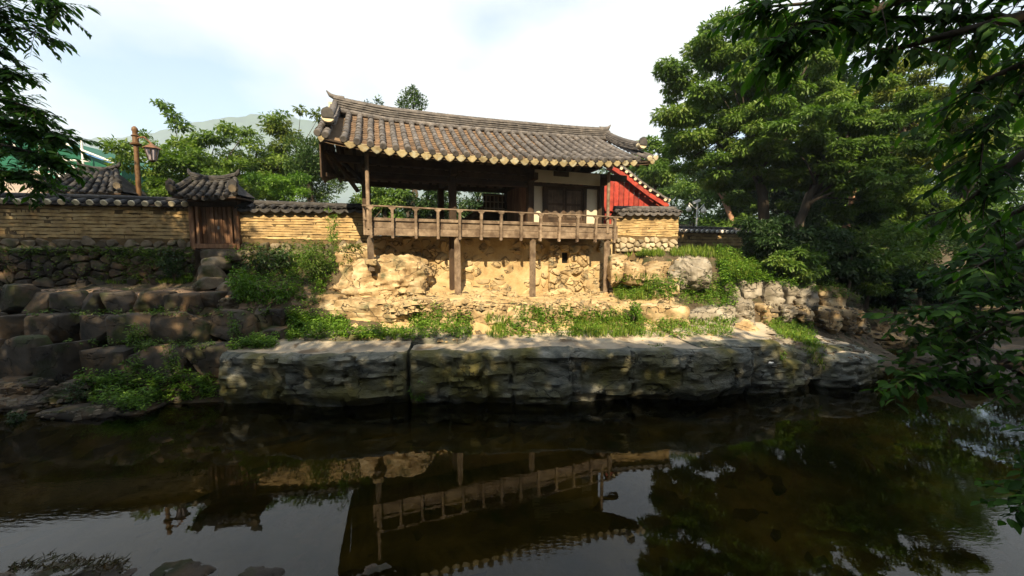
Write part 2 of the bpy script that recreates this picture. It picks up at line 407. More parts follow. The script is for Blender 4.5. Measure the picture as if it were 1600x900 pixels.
def leaf_obj(name, m, parent, V, Fc, var):
    me = bpy.data.meshes.new(name)
    me.vertices.add(len(V)); me.vertices.foreach_set('co', V.astype(np.float32).ravel())
    nf = len(Fc); me.loops.add(nf * 3); me.loops.foreach_set('vertex_index', Fc.astype(np.int32).ravel())
    me.polygons.add(nf); me.polygons.foreach_set('loop_start', np.arange(0, nf * 3, 3, dtype=np.int32))
    me.update(calc_edges=True)
    a = me.attributes.new('var', 'FLOAT', 'FACE'); a.data.foreach_set('value', var.astype(np.float32))
    return link(name, me, m, parent)
def unit(a): return a / (np.linalg.norm(a, axis=1)[:, None] + 1e-9)

def crown(name, m, parent, clusters, n, ln, seed, aspect=.42, flat=.55, droop=.35, var_shift=0.0):
    """leaves gathered in clumps: clusters = [(x, y, z, radius)]"""
    rng = np.random.default_rng(seed); C = np.array([c[:3] for c in clusters]); Rr = np.array([c[3] for c in clusters])
    pr = Rr ** 2 / np.sum(Rr ** 2); idx = rng.choice(len(C), n, p=pr)
    d = unit(rng.normal(size=(n, 3))); rad = rng.random(n) ** .45
    off = d * (rad * Rr[idx])[:, None]; off[:, 2] *= flat
    # sprays: pull points towards a few twigs of each clump
    P = C[idx] + off
    Dd = unit(d * np.array([1, 1, .5]) + rng.normal(size=(n, 3)) * .55 + np.array([0, 0, -droop]))
    Nn = unit(rng.normal(size=(n, 3)) * .55 + np.array([0, 0, 1.0]) + d * .4)
    l_ = ln * rng.uniform(.6, 1.25, n)
    V, Fc, k = leaves(P, Dd, Nn, l_, l_ * aspect, rng)
    cv = rng.random(len(C))
    var = np.clip(.45 * rng.random(n) + .45 * cv[idx] + var_shift, 0, 1)
    return leaf_obj(name, m, parent, V, Fc, np.repeat(var, k))

def blob_clusters(c, r, k, seed, rc=(.18, .34), shell=.55, zmin=None):
    q = random.Random(seed); out_ = []
    while len(out_) < k:
        d = Vector((q.gauss(0, 1), q.gauss(0, 1), q.gauss(0, 1))).normalized() * (q.random() ** shell if shell else 1)
        lump = .82 + .36 * (noise.noise(d * 1.7 + Vector((seed * 3.1, 0, 0))) + .3)
        p = (c[0] + d.x * r[0] * lump, c[1] + d.y * r[1] * lump, c[2] + d.z * r[2] * lump)
        if zmin is not None and p[2] < zmin: continue
        out_.append((*p, q.uniform(*rc) * (r[0] + r[2]) / 2))
    return out_
def limbs(mb, base, top, r0, clusters, k, seed, n=7):
    q = random.Random(seed); base, top = Vector(base), Vector(top)
    pts = []; m = 6
    for i in range(m + 1):
        t = i / m; p = base.lerp(top, t) + Vector((q.uniform(-1, 1), q.uniform(-1, 1), 0)) * .05 * (top - base).length * math.sin(t * math.pi)
        pts.append(p)
    mb.tube(pts, [r0 * (1.25 if i == 0 else 1) * (1 - .75 * i / m) for i in range(m + 1)], n)
    for c in q.sample(clusters, min(k, len(clusters))):
        e = Vector(c[:3]); t = q.uniform(.35, .85); i = int(t * m); s = pts[i].lerp(pts[i + 1], t * m - i)
        mid = s.lerp(e, .5) + Vector((q.uniform(-.3, .3), q.uniform(-.3, .3), q.uniform(-.1, .45))) * .3
        rb = r0 * (1 - .75 * t) * .55
        mb.tube([s, s.lerp(mid, .5) + Vector((0, 0, .05)), mid, e], [rb, rb * .7, rb * .5, rb * .12], 5)
def tree(name, base, c, r, nclus, n, ln, seed, m, label, group=None, bark=None, trunk_r=.16, nl=10, rc=(.18, .34), cat='tree', top=None, zmin=None, extra=(), shell=.55, **kw):
    t = root(name, base, label, cat, group)
    cl = blob_clusters(c, r, nclus, seed, rc, shell, zmin) + list(extra)
    mb = MB(); limbs(mb, base, top or (c[0], c[1], c[2] + r[2] * .4), trunk_r, cl, nl, seed)
    mb.build('trunk', bark or M_bark, t, smooth=60)
    crown('crown', m, t, cl, n, ln, seed, **kw)
    return t

# ------------------------------------------------------------------ the setting: ground, path, water, hill
PROF = {
    -40: [(-20, 3), (0, 2.4), (3, .6), (4.5, -.4), (6.0, -.4), (7.0, .4), (9.5, 1.8), (10, 2.3), (11.2, 2.4), (12, 3.6), (20, 3.8), (60, 5)],
    -14: [(-20, 3), (0, 1.7), (2.6, .2), (3.6, -.45), (6.2, -.45), (7.0, .05), (8.5, .0), (8.95, .4), (9.15, 1.0), (9.65, 1.1), (9.8, 1.75), (10.1, 1.82), (10.3, 2.27), (11.0, 2.33), (11.4, 2.5), (12, 3.5), (20, 3.8), (60, 5)],
    -9: [(-20, 3), (0, 1.7), (2.6, .2), (3.6, -.45), (6.6, -.45), (7.4, -.1), (8.6, .0), (8.95, .4), (9.15, 1.0), (9.65, 1.1), (9.8, 1.75), (10.1, 1.82), (10.3, 2.27), (11.3, 2.33), (11.8, 2.6), (12.2, 3.4), (20, 3.8), (60, 5)],
    -6.5: [(-20, 3), (0, 1.7), (2.6, .2), (3.6, -.5), (8.0, -.5), (8.6, .3), (9.2, .95), (9.6, 1.2), (10.1, 1.95), (10.7, 2.3), (11.5, 2.75), (12.3, 3.4), (20, 3.7), (60, 5)],
    -4: [(-20, 3), (0, 1.7), (2.6, .2), (3.6, -.5), (8.4, -.5), (8.9, .3), (9.3, .9), (9.7, 1.1), (10.0, 1.5), (10.5, 2.05), (11.2, 2.4), (12.2, 3.3), (20, 3.7), (60, 5)],
    0: [(-20, 3), (0, 1.7), (2.6, .2), (3.6, -.5), (8.6, -.5), (9.0, .5), (9.4, 1.0), (10.0, 1.12), (10.3, 1.5), (10.8, 1.95), (11.8, 1.93), (13.3, 1.95), (13.6, 2.2), (14.0, 3.5), (20, 3.7), (60, 5)],
    4: [(-20, 3), (0, 1.7), (2.6, .2), (3.6, -.5), (8.8, -.5), (9.3, .5), (9.6, 1.0), (10.3, 1.12), (10.9, 1.8), (12, 1.93), (13.7, 1.98), (14.1, 2.6), (14.5, 3.3), (20, 3.7), (60, 5)],
    4.7: [(-20, 3), (0, 1.7), (2.6, .2), (3.6, -.5), (8.8, -.5), (9.4, .5), (9.8, 1.0), (10.4, 1.12), (11, 1.85), (12, 2.3), (12.6, 2.85), (13.4, 3.3), (14, 3.4), (20, 3.7), (60, 5)],
    7.5: [(-20, 3), (0, 1.7), (2.6, .2), (3.6, -.5), (9.3, -.5), (9.9, .5), (10.6, .72), (11.6, .82), (12.0, 1.15), (12.8, 2.5), (14, 3.3), (20, 3.6), (60, 5)],
    10.5: [(-20, 3), (0, 1.7), (2.6, .2), (3.6, -.5), (10.2, -.5), (10.9, .15), (12.3, .4), (13.0, .8), (14, 2.1), (16, 3.2), (22, 3.7), (60, 6)],
    14: [(-20, 3), (0, 2.2), (5, 1.2), (9.0, .5), (9.8, .1), (10.5, -.3), (14, -.3), (15.2, .2), (17, 1.5), (19, 2.9), (25, 3.8), (60, 7)],
    20: [(-20, 3), (0, 2.6), (8, 2), (13, .8), (14.5, .1), (15.3, -.3), (18.5, -.3), (19.7, .2), (22, 1.8), (26, 3.4), (60, 8)],
    28: [(-20, 3), (0, 3), (15, 2.5), (19, .5), (20.5, -.2), (24, -.2), (26, .6), (30, 3), (60, 9)],
    45: [(-20, 3), (0, 4), (26, 3), (30, .4), (33, -.1), (36, .5), (45, 4), (60, 9)],
}
PX = sorted(PROF)
def ground_z(x, y):
    i = max(0, min(len(PX) - 2, sum(1 for p in PX if p <= x) - 1)); a, b = PX[i], PX[i + 1]
    t = min(1, max(0, (x - a) / (b - a))); t = t * t * (3 - 2 * t) * .4 + t * .6
    za = np.interp(y, *zip(*PROF[a])); zb = np.interp(y, *zip(*PROF[b]))
    z = za * (1 - t) + zb * t
    p = Vector((x * .9, y * .9, 0))
    return float(z + .10 * fbm(p, 4) * (1 if y < 30 else 4))
def axis(lo, hi, fine, a, b):
    v = list(np.arange(a, b, fine)); s = fine; x = a
    while x > lo: s *= 1.35; x -= s; v.insert(0, x)
    s = fine; x = v[-1]
    while x < hi: s *= 1.35; x += s; v.append(x)
    return v
gx, gy = axis(-3000, 3000, .22, -16, 24), axis(-300, 4000, .2, 2, 17)
gv = [(x, y, ground_z(x, y)) for y in gy for x in gx]; nx = len(gx)
gf = [(j * nx + i, j * nx + i + 1, (j + 1) * nx + i + 1, (j + 1) * nx + i) for j in range(len(gy) - 1) for i in range(nx - 1)]
g_mb = MB(); g_mb.v = gv; g_mb.f = gf
ground = tag(g_mb.build('ground', M_soil, smooth=60, fix=False), kind='structure')

cl_mb = MB(); cxs, cys = np.arange(-4.6, 4.7, .16), np.arange(9.9, 14.0, .16)
cl_mb.v = [(x, y, ground_z(x, y) + .015 - .09 * max(0, abs(x) - 4.2) - .1 * max(0, 10.15 - y)) for y in cys for x in cxs]; k_ = len(cxs)
cl_mb.f = [(j * k_ + i, j * k_ + i + 1, (j + 1) * k_ + i + 1, (j + 1) * k_ + i) for j in range(len(cys) - 1) for i in range(k_ - 1)]
tag(cl_mb.build('clay_ground', M_tanmortar, smooth=60, fix=False), kind='structure')
rb_mb = MB(); rxs, rys = np.arange(-20, 24, .3), np.arange(2.9, 24, .3); k_ = len(rxs)
rb_mb.v = [(x, y, min(ground_z(x, y), .0) + .01 + .05 * noise.noise(Vector((x * .8, y * .8, 5)))) for y in rys for x in rxs]
rb_mb.f = [f for f in [(j * k_ + i, j * k_ + i + 1, (j + 1) * k_ + i + 1, (j + 1) * k_ + i) for j in range(len(rys) - 1) for i in range(k_ - 1)] if min(ground_z(*rb_mb.v[q][:2]) for q in f) < -.05]
tag(rb_mb.build('riverbed', M_riverbed, smooth=60, fix=False), kind='structure')
pv = []; pf = []; pn = 60
for i in range(pn + 1):
    x = -15 + 9.6 * i / pn
    for k in range(6):
        y = (9.95 if x < -7 else 9.95 + (x + 7) * .12) + (1.0 + .12 * noise.noise(Vector((x, 0, 3)))) * k / 5
        pv.append((x, y, ground_z(x, y) + .012 + (-.05 if k in (0, 5) else 0)))
pf = [(i * 6 + k, (i + 1) * 6 + k, (i + 1) * 6 + k + 1, i * 6 + k + 1) for i in range(pn) for k in range(5)]
p_mb = MB(); p_mb.v = pv; p_mb.f = pf
tag(p_mb.build('path', M_path, smooth=60, fix=False), kind='structure')

wm = bpy.data.materials.new('stream_water'); wm.use_nodes = True
t = wm.node_tree; t.nodes.clear(); n = t.nodes.new; l = t.links.new
o_ = n('ShaderNodeOutputMaterial'); gl = n('ShaderNodeBsdfGlossy'); trn = n('ShaderNodeBsdfTransparent'); fr = n('ShaderNodeFresnel'); mxs = n('ShaderNodeMixShader')
gl.inputs['Roughness'].default_value = 0.0; gl.inputs['Color'].default_value = (.95, .97, 1, 1)
trn.inputs['Color'].default_value = (.40, .38, .19, 1); fr.inputs['IOR'].default_value = 1.42
g_ = n('ShaderNodeNewGeometry'); mp_ = n('ShaderNodeMapping'); mp_.inputs['Scale'].default_value = (1, 2.6, 1); l(g_.outputs['Position'], mp_.inputs[0])
n1 = n('ShaderNodeTexNoise'); n1.inputs['Scale'].default_value = 1.6; n1.inputs['Detail'].default_value = 3; l(mp_.outputs[0], n1.inputs['Vector'])
n2 = n('ShaderNodeTexNoise'); n2.inputs['Scale'].default_value = 9; n2.inputs['Detail'].default_value = 2; l(mp_.outputs[0], n2.inputs['Vector'])
n3 = n('ShaderNodeTexNoise'); n3.inputs['Scale'].default_value = .35; l(g_.outputs['Position'], n3.inputs['Vector'])
mr_ = n('ShaderNodeMapRange'); mr_.inputs[1].default_value = .5; mr_.inputs[2].default_value = .68; mr_.inputs[3].default_value = .10; mr_.inputs[4].default_value = 1.0; l(n3.outputs['Fac'], mr_.inputs[0])
ml_ = n('ShaderNodeMath'); ml_.operation = 'MULTIPLY'; l(n2.outputs['Fac'], ml_.inputs[0]); l(mr_.outputs[0], ml_.inputs[1])
b1 = n('ShaderNodeBump'); b1.inputs['Strength'].default_value = .25; b1.inputs['Distance'].default_value = .0022; l(n1.outputs['Fac'], b1.inputs['Height'])
b2 = n('ShaderNodeBump'); b2.inputs['Strength'].default_value = .35; b2.inputs['Distance'].default_value = .0028; l(ml_.outputs[0], b2.inputs['Height']); l(b1.outputs[0], b2.inputs['Normal'])
l(b2.outputs[0], gl.inputs['Normal']); l(b2.outputs[0], fr.inputs['Normal'])
l(fr.outputs[0], mxs.inputs[0]); l(trn.outputs[0], mxs.inputs[1]); l(gl.outputs[0], mxs.inputs[2]); l(mxs.outputs[0], o_.inputs[0])
w_mb = MB().add([(-40, 2, 0), (45, 2, 0), (45, 36, 0), (-40, 36, 0)], [(0, 1, 2, 3)])
tag(w_mb.build('water', wm, fix=False), kind='structure')

hv = []; hn = 420; HD = 2700
ridge_px = [(-900, 235), (0, 238), (130, 226), (180, 221), (280, 204), (340, 190), (390, 183), (450, 188), (600, 215), (800, 245), (1000, 262), (1200, 285), (2600, 300)]
hx = [q[0] for q in ridge_px]; hy = [q[1] for q in ridge_px]
for i in range(hn + 1):
    px = -900 + 3500 * i / hn; top = at(px, float(np.interp(px, hx, hy)), HD)
    for k in range(10):
        s = k / 9; zz = 2 + (top.z - 2) * math.sin(s * math.pi / 2) ** 1.5
        hv.append((top.x * (.55 + .45 * s), HD * (.55 + .45 * s), zz + 26 * fbm(Vector((i * .12, k * .8, 1)), 3) * s + 20 * noise.noise(Vector((i * .9, k * 2.1, 4))) * s))
hf = [(i * 10 + k, (i + 1) * 10 + k, (i + 1) * 10 + k + 1, i * 10 + k + 1) for i in range(hn) for k in range(9)]
h_mb = MB(); h_mb.v = hv; h_mb.f = hf
tag(h_mb.build('hill', M_hill, smooth=80, fix=False), kind='structure')

# ------------------------------------------------------------------ ledges and rocks
def ledge(name, front, z_top, back, seed, m_face, m_top, label, cat, z_bot=-.45, per=16, rows=26, undercut=.25, disp=1.0, group=None, drop=0.0, slope=.06):
    """a bedrock slab: front = [(x, y)] from left to right along its foot; z_top / back = matching lists"""
    r = random.Random(seed); off = Vector((r.uniform(-40, 40), r.uniform(-40, 40), r.uniform(-40, 40)))
    F2 = [Vector((x, y, 0)) for x, y in front]; seg = [0]
    for i in range(1, len(F2)): seg.append(seg[-1] + (F2[i] - F2[i - 1]).length)
    ns_ = max(10, int(seg[-1] * per)); tops = 9; V = []
    xs, ys = [p.x for p in F2], [p.y for p in F2]
    for i in range(ns_ + 1):
        s = seg[-1] * i / ns_
        x, y = np.interp(s, seg, xs), np.interp(s, seg, ys); zt = np.interp(s, seg, z_top); bk = np.interp(s, seg, back)
        s2 = min(seg[-1], s + .05); s1 = max(0, s - .05)
        d = Vector((np.interp(s2, seg, xs) - np.interp(s1, seg, xs), np.interp(s2, seg, ys) - np.interp(s1, seg, ys), 0)).normalized(); nn = Vector((d.y, -d.x, 0))
        endf = min(1, min(s, seg[-1] - s) / .22); endf = math.sqrt(max(0, 1 - (1 - endf) ** 2))
        for k in range(rows):
            h = k / (rows - 1); z = z_bot + (zt - .02 - z_bot) * h
            q = Vector((s, z, 0)) + off
            warp = noise.noise(Vector((s * .5, z * .6, 7)) + off) * 1.5
            lay = math.floor(z / .30 + warp * .6); lay2 = math.floor(z / .06 + warp * 1.5)
            c1 = noise.cell(Vector((math.floor(s / (1.0 + .5 * noise.cell(Vector((lay * 3.3, 1, 0)) + off)) + lay * .41), lay, 3.3)) + off) - .5
            c2 = noise.cell(Vector((math.floor(s / .33 + lay2 * .63), lay2, 9.1)) + off) - .5
            o2 = .03 * c1 + .014 * c2 + .21 * noise.noise(Vector((s * .45, z * .9, 2)) + off) + .07 * fbm(Vector((s * 1.6, z * 5.0, 0)) + off, 6)
            crack = noise.noise(Vector((s * .8 + .25 * noise.noise(Vector((s, z * 2, 5)) + off), 0, 11)) + off)
            o2 -= .12 * max(0, 1 - abs(crack) / .035)
            uc = undercut * max(0, 1 - max(0, z) / .22) * (.5 + .8 * max(0, noise.noise(Vector((s * .5, 0, 4)) + off) + .3))
            rnd_ = .10 * max(0, (h - .93) / .07) ** 2
            p = Vector((x, y, 0)) + nn * ((o2 * disp - uc - rnd_) * (.3 + .7 * endf)) - nn * (1 - endf) * .22
            V.append((p.x, p.y, z - drop * (1 - endf)))
        last = Vector(V[-1])
        for k in range(1, tops + 1):
            t_ = k / tops; p = last - nn * (bk * t_)
            stp = .05 * (noise.cell(Vector((math.floor(s / 1.9 + .3 * noise.noise(Vector((s, t_ * 3, 2)))), math.floor(t_ * 2.6 + .4 * noise.noise(Vector((s * 1.2, 0, 8)) + off)), 1)) + off) - .3)
            zz = last.z + .02 + slope * bk * t_ * 1.0 + stp * min(1, t_ * 3) + .03 * fbm(Vector((s * 1.5, t_ * 2.5, 0)) + off, 3)
            V.append((p.x, p.y, zz))
    m_ = rows + tops; Fc = []; mi = []
    for i in range(ns_):
        for k in range(m_ - 1):
            Fc.append((i * m_ + k, (i + 1) * m_ + k, (i + 1) * m_ + k + 1, i * m_ + k + 1)); mi.append(1 if k >= rows else 0)
    # close the two ends so that the slab is a solid
    for i in (0, ns_):
        Fc.append([i * m_ + k for k in range(m_)][::-1 if i else 1]); mi.append(0)
    me = bpy.data.meshes.new(name); me.from_pydata(V, [], Fc); me.materials.append(m_face); me.materials.append(m_top)
    me.polygons.foreach_set('material_index', mi); me.shade_smooth(); me.set_sharp_from_angle(angle=math.radians(35)); me.update()
    return tag(link(name, me, None), label, cat, group)

LG = 'layered rock slabs along the water'
g0 = lambda px, py: at_z(px, py, 0.0).xy[:]
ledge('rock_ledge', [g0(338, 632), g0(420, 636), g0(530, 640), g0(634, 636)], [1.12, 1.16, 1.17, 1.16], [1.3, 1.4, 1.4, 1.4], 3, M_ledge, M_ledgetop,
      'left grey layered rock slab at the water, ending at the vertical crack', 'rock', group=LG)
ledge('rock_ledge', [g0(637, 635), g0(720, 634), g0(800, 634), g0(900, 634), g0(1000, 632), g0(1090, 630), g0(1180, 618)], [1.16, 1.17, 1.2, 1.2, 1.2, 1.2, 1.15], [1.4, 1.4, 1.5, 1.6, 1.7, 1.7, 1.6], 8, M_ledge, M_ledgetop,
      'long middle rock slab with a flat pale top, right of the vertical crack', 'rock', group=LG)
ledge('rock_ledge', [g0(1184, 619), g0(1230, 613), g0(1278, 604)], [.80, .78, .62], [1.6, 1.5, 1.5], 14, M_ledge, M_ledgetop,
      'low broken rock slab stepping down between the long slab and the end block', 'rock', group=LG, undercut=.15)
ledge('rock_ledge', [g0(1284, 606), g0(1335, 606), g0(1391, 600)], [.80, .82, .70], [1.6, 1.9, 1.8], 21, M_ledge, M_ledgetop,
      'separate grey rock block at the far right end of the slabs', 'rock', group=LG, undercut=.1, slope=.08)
# thin upper layers lying on the slabs
a_ = at_z(545, 540, 1.22); b_ = at_z(722, 540, 1.22)
ledge('rock_ledge', [(at_z(450, 544, 1.2).x, 9.05), (at_z(560, 544, 1.2).x, 9.15), (at_z(722, 546, 1.2).x, 9.1)], [1.36, 1.38, 1.35], [.9, .9, .9], 31, M_ledge, M_ledgetop,
      'thin upper rock layer lying on the left slabs below the grass', 'rock', group=LG, z_bot=1.05, rows=8, undercut=0, disp=.5)
ledge('rock_ledge', [at_z(1090, 560, .95).xy[:], at_z(1150, 558, .95).xy[:], at_z(1226, 556, .9).xy[:]], [1.24, 1.25, 1.22], [2.1, 2.1, 2.2], 35, M_ledge, M_ledgetop,
      'upper rock shelf at the right end of the long slab', 'rock', group=LG, z_bot=.5, rows=14, undercut=0, disp=.7)
ledge('rock_ledge', [at_z(1225, 552, .85).xy[:], at_z(1290, 556, .8).xy[:], at_z(1360, 552, .7).xy[:]], [.95, .95, .85], [2.4, 2.8, 2.6], 37, M_ledge, M_ledgetop,
      'tan rock shelf behind the end block of the slabs', 'rock', group=LG, z_bot=.2, rows=12, undercut=0, disp=.6, slope=.1)

# bedrock blocks between the slabs and the pavilion
BG = 'bedrock blocks under the pavilion'
def bank_block(px0, px1, py_t, py_b, d, seed, label, m=None, dep=.9, power=8, cuts=5, rough=.045, strata=.035, group=BG, n=14, name='boulder', cat='rock', rz=None, tilt=0.0, over=1.0):
    a, b = at(px0, py_b, d), at(px1, py_b, d); t_ = at((px0 + px1) / 2, py_t, d)
    sx = (b.x - a.x) * over; sz = (t_.z - a.z) + .18
    c = Vector(((a.x + b.x) / 2, d + dep / 2, t_.z - sz / 2))
    return rock(name, c, (sx * 1.04, dep, sz), seed, m or M_bed, rz if rz is not None else 0.0, None, label, cat, group, tilt, n=n, power=power, cuts=cuts, rough=rough, strata=strata)
bank_block(490, 668, 470, 512, 10.0, 41, 'long tan block with a dark hollow under it, left of the loose stones', over=1.05, n=20, power=8)
bank_block(655, 712, 470, 500, 10.15, 42, 'rounded tan stone in the heap below the second post', power=4, n=10)
bank_block(676, 730, 488, 518, 9.95, 43, 'smooth ochre boulder at the foot of the heap, sunk in the grass', power=3.4, n=10)
bank_block(706, 790, 470, 512, 10.2, 44, 'cracked tan block right of the heap of stones', n=14)
bank_block(775, 845, 478, 505, 10.3, 45, 'low tan block half covered by weeds', n=12)
bank_block(838, 988, 473, 515, 10.35, 46, 'wide flat-topped tan block below the right half of the pavilion', n=20, power=9)
bank_block(780, 840, 503, 522, 10.0, 49, 'small flat stone lying on the grass in front of the blocks', n=8, power=5)
bank_block(992, 1078, 477, 520, 10.5, 47, 'square orange block with a pale patch, right of the pavilion', n=16, power=9)
bank_block(1076, 1150, 478, 512, 10.7, 48, 'pale grey lichen-spotted block below the white boulder', m=M_grey, n=14)
bank_block(1000, 1080, 508, 528, 10.25, 51, 'low step of rock under the square orange block', n=10)
bank_block(480, 530, 462, 492, 10.4, 52, 'mossy tan block at the left end of the bedrock', n=10)
bank_block(436, 500, 485, 512, 10.0, 53, 'squared stone beside the weeds at the left end of the bedrock', m=M_bed, n=10)
# outcrop carrying the left post
bank_block(545, 660, 402, 470, 10.5, 55, 'big sunlit rock outcrop carrying the left post of the balcony', n=24, power=4.5, rough=.085, cuts=9, dep=1.5)
bank_block(495, 585, 428, 476, 10.45, 56, 'shaded rock outcrop left of the big sunlit one', n=18, power=4.5, rough=.11, cuts=7, dep=1.5)
bank_block(520, 580, 380, 430, 11.2, 57, 'small pale rock just below the end of the earthen wall', n=12, power=5, dep=1.0)
bank_block(628, 664, 425, 470, 10.75, 58, 'rounded shoulder of rock beside the dry stones', n=12, power=3.5, dep=.8)

# right of the pavilion
RG = 'boulders on the right bank'
bank_block(1055, 1118, 400, 447, 11.6, 61, 'largest pale boulder, cleft down the middle, in the grass right of the pavilion', m=M_grey, group=RG, n=22, power=3.2, cuts=11, rough=.09, strata=0, dep=1.1)
bank_block(978, 1012, 408, 438, 12.0, 62, 'rounded brown boulder just right of the last balcony post', group=RG, n=12, power=4)
bank_block(1008, 1058, 408, 440, 12.2, 63, 'flat-faced brown block left of the cleft boulder', group=RG, n=14, power=8)
bank_block(955, 985, 395, 412, 12.4, 64, 'small dark stone beside the last balcony post', group=RG, n=8)
bank_block(955, 978, 408, 440, 12.2, 65, 'narrow upright stone at the corner below the pavilion', group=RG, n=8, power=6)
bank_block(1028, 1062, 442, 455, 11.3, 66, 'flat upper stone of the pair in the weeds below the cleft boulder', group=RG, n=8)
bank_block(1026, 1056, 452, 468, 11.1, 67, 'cracked lower stone of the pair in the weeds below the cleft boulder', group=RG, n=8)
bank_block(1160, 1192, 430, 468, 11.8, 68, 'pale upright boulder at the corner of the right terrace', m=M_grey, group=RG, n=14, power=4.5, rough=.1, strata=0)
bank_block(1140, 1170, 440, 470, 11.9, 69, 'low mossy rock left of the pale upright boulder', m=M_grey, group=RG, n=10, power=4)
bank_block(1148, 1192, 466, 508, 11.5, 70, 'knobbly pale rock below the pale upright boulder', m=M_grey, group=RG, n=16, power=4, rough=.13, cuts=8)
bank_block(1145, 1195, 500, 528, 11.2, 71, 'undercut rock with dark hollows at the end of the grass', m=M_bed, group=RG, n=12, power=4, rough=.14)
TW = 'stones of the right terrace'
for i, (a, b, tp, bt, d, lab) in enumerate([
        (1196, 1234, 440, 478, 12.4, 'pale block in the upper right terrace, beside the upright boulder'),
        (1231, 1250, 442, 480, 12.5, 'narrow upright block between two wider ones in the upper right terrace'),
        (1251, 1285, 444, 480, 12.7, 'shaded grey block in the upper right terrace under the dark shrubs'),
        (1284, 1330, 446, 480, 13.2, 'darkest block at the right end of the upper right terrace'),
        (1190, 1224, 478, 506, 11.9, 'reddish block in the lower right terrace above the bright grass'),
        (1222, 1250, 480, 504, 12.1, 'rounded pale block in the lower right terrace, half hidden by grass'),
        (1250, 1284, 478, 512, 12.3, 'streaked block in the lower right terrace in the dappled shade'),
        (1284, 1322, 482, 514, 12.6, 'brown block with long streaks in the lower right terrace'),
        (1318, 1344, 484, 514, 12.8, 'block with an orange sunlit face in the lower right terrace'),
        (1342, 1364, 484, 516, 13.0, 'last dark block at the right end of the lower right terrace')]):
    bank_block(a, b, tp, bt, d, 80 + i, lab, m=M_grey if i in (0, 1, 2, 5) else M_bed, group=TW, n=14, power=6.5, rough=.055, over=.94)
SG = 'rocks in the upper stream'
for i, (px, py, sx, sz, lab) in enumerate([(1395, 498, 1.6, .5, 'flat brown rock in the upper stream nearest the terrace'), (1432, 492, 1.3, .45, 'wet rock in the middle of the upper stream'),
        (1418, 512, 1.5, .35, 'low wet rock in front of the others in the upper stream'), (1470, 486, 1.8, .5, 'far flat rock in the upper stream under the leaves'), (1370, 520, 1.5, .4, 'tan shelf rock between the terrace and the upper stream')]):
    c = at_z(px, py, .1); rock('boulder', (c.x, c.y, .1), (sx * 1.6, sx, sz * 1.5), 120 + i, M_bed, rr(-.4, .6), None, lab, 'rock', SG, n=10, power=4, strata=.1)
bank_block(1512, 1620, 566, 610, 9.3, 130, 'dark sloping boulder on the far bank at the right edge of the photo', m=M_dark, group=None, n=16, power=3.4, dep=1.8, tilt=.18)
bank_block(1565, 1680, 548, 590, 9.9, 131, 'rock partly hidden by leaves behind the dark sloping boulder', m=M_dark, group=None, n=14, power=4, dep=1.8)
# near bank, along the bottom edge of the photo
FG = 'rocks at the near edge of the water'
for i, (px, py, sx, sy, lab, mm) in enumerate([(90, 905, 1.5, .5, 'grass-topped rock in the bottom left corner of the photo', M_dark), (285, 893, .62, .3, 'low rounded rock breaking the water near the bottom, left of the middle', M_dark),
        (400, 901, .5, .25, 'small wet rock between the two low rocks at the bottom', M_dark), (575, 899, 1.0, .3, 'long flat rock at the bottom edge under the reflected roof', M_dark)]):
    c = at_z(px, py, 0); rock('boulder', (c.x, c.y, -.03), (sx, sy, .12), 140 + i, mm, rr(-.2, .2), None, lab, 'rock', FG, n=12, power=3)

# left terraces: three courses of big boulders and the rubble at their foot
def terrace(label, stones, seed):
    t = root('terrace_wall', (stones[0][4] and at(stones[0][0], stones[0][3], stones[0][4])), label, 'terrace wall', 'stepped stone terraces on the left bank')
    for i, (a, b, tp, bt, d) in enumerate(stones):
        p0, p1, tt = at(a, bt, d), at(b, bt, d), at((a + b) / 2, tp, d); sz = tt.z - p0.z + .12
        dp = .62
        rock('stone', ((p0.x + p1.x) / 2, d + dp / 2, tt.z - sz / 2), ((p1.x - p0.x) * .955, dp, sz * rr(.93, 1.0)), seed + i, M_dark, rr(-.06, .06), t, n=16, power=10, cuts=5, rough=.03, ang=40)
    return t
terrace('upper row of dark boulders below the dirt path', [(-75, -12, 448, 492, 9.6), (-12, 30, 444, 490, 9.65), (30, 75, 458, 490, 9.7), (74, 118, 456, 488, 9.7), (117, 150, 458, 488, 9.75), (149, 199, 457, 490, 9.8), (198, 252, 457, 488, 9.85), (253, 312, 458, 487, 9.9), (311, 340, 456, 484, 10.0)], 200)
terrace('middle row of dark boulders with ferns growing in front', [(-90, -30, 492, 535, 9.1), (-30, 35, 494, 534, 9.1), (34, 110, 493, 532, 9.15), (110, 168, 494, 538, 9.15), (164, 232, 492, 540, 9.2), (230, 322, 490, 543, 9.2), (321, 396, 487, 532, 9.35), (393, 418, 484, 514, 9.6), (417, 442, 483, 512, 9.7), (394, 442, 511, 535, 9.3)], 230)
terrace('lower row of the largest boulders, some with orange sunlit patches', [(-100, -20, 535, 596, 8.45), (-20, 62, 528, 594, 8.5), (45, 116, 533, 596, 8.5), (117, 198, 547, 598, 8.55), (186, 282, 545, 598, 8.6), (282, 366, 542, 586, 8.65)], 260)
RB = 'rubble at the foot of the terraces'
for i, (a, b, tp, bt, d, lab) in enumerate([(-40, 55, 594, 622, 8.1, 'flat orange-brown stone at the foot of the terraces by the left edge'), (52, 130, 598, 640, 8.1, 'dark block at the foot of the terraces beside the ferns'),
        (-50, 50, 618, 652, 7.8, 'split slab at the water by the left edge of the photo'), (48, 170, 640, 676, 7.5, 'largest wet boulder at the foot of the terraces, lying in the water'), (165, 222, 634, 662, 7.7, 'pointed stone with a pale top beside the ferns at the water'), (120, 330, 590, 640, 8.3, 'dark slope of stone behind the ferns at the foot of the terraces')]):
    bank_block(a, b, tp, bt, d, 290 + i, lab, m=M_dark, group=RB, n=14, power=4, dep=1.1, strata=.05)

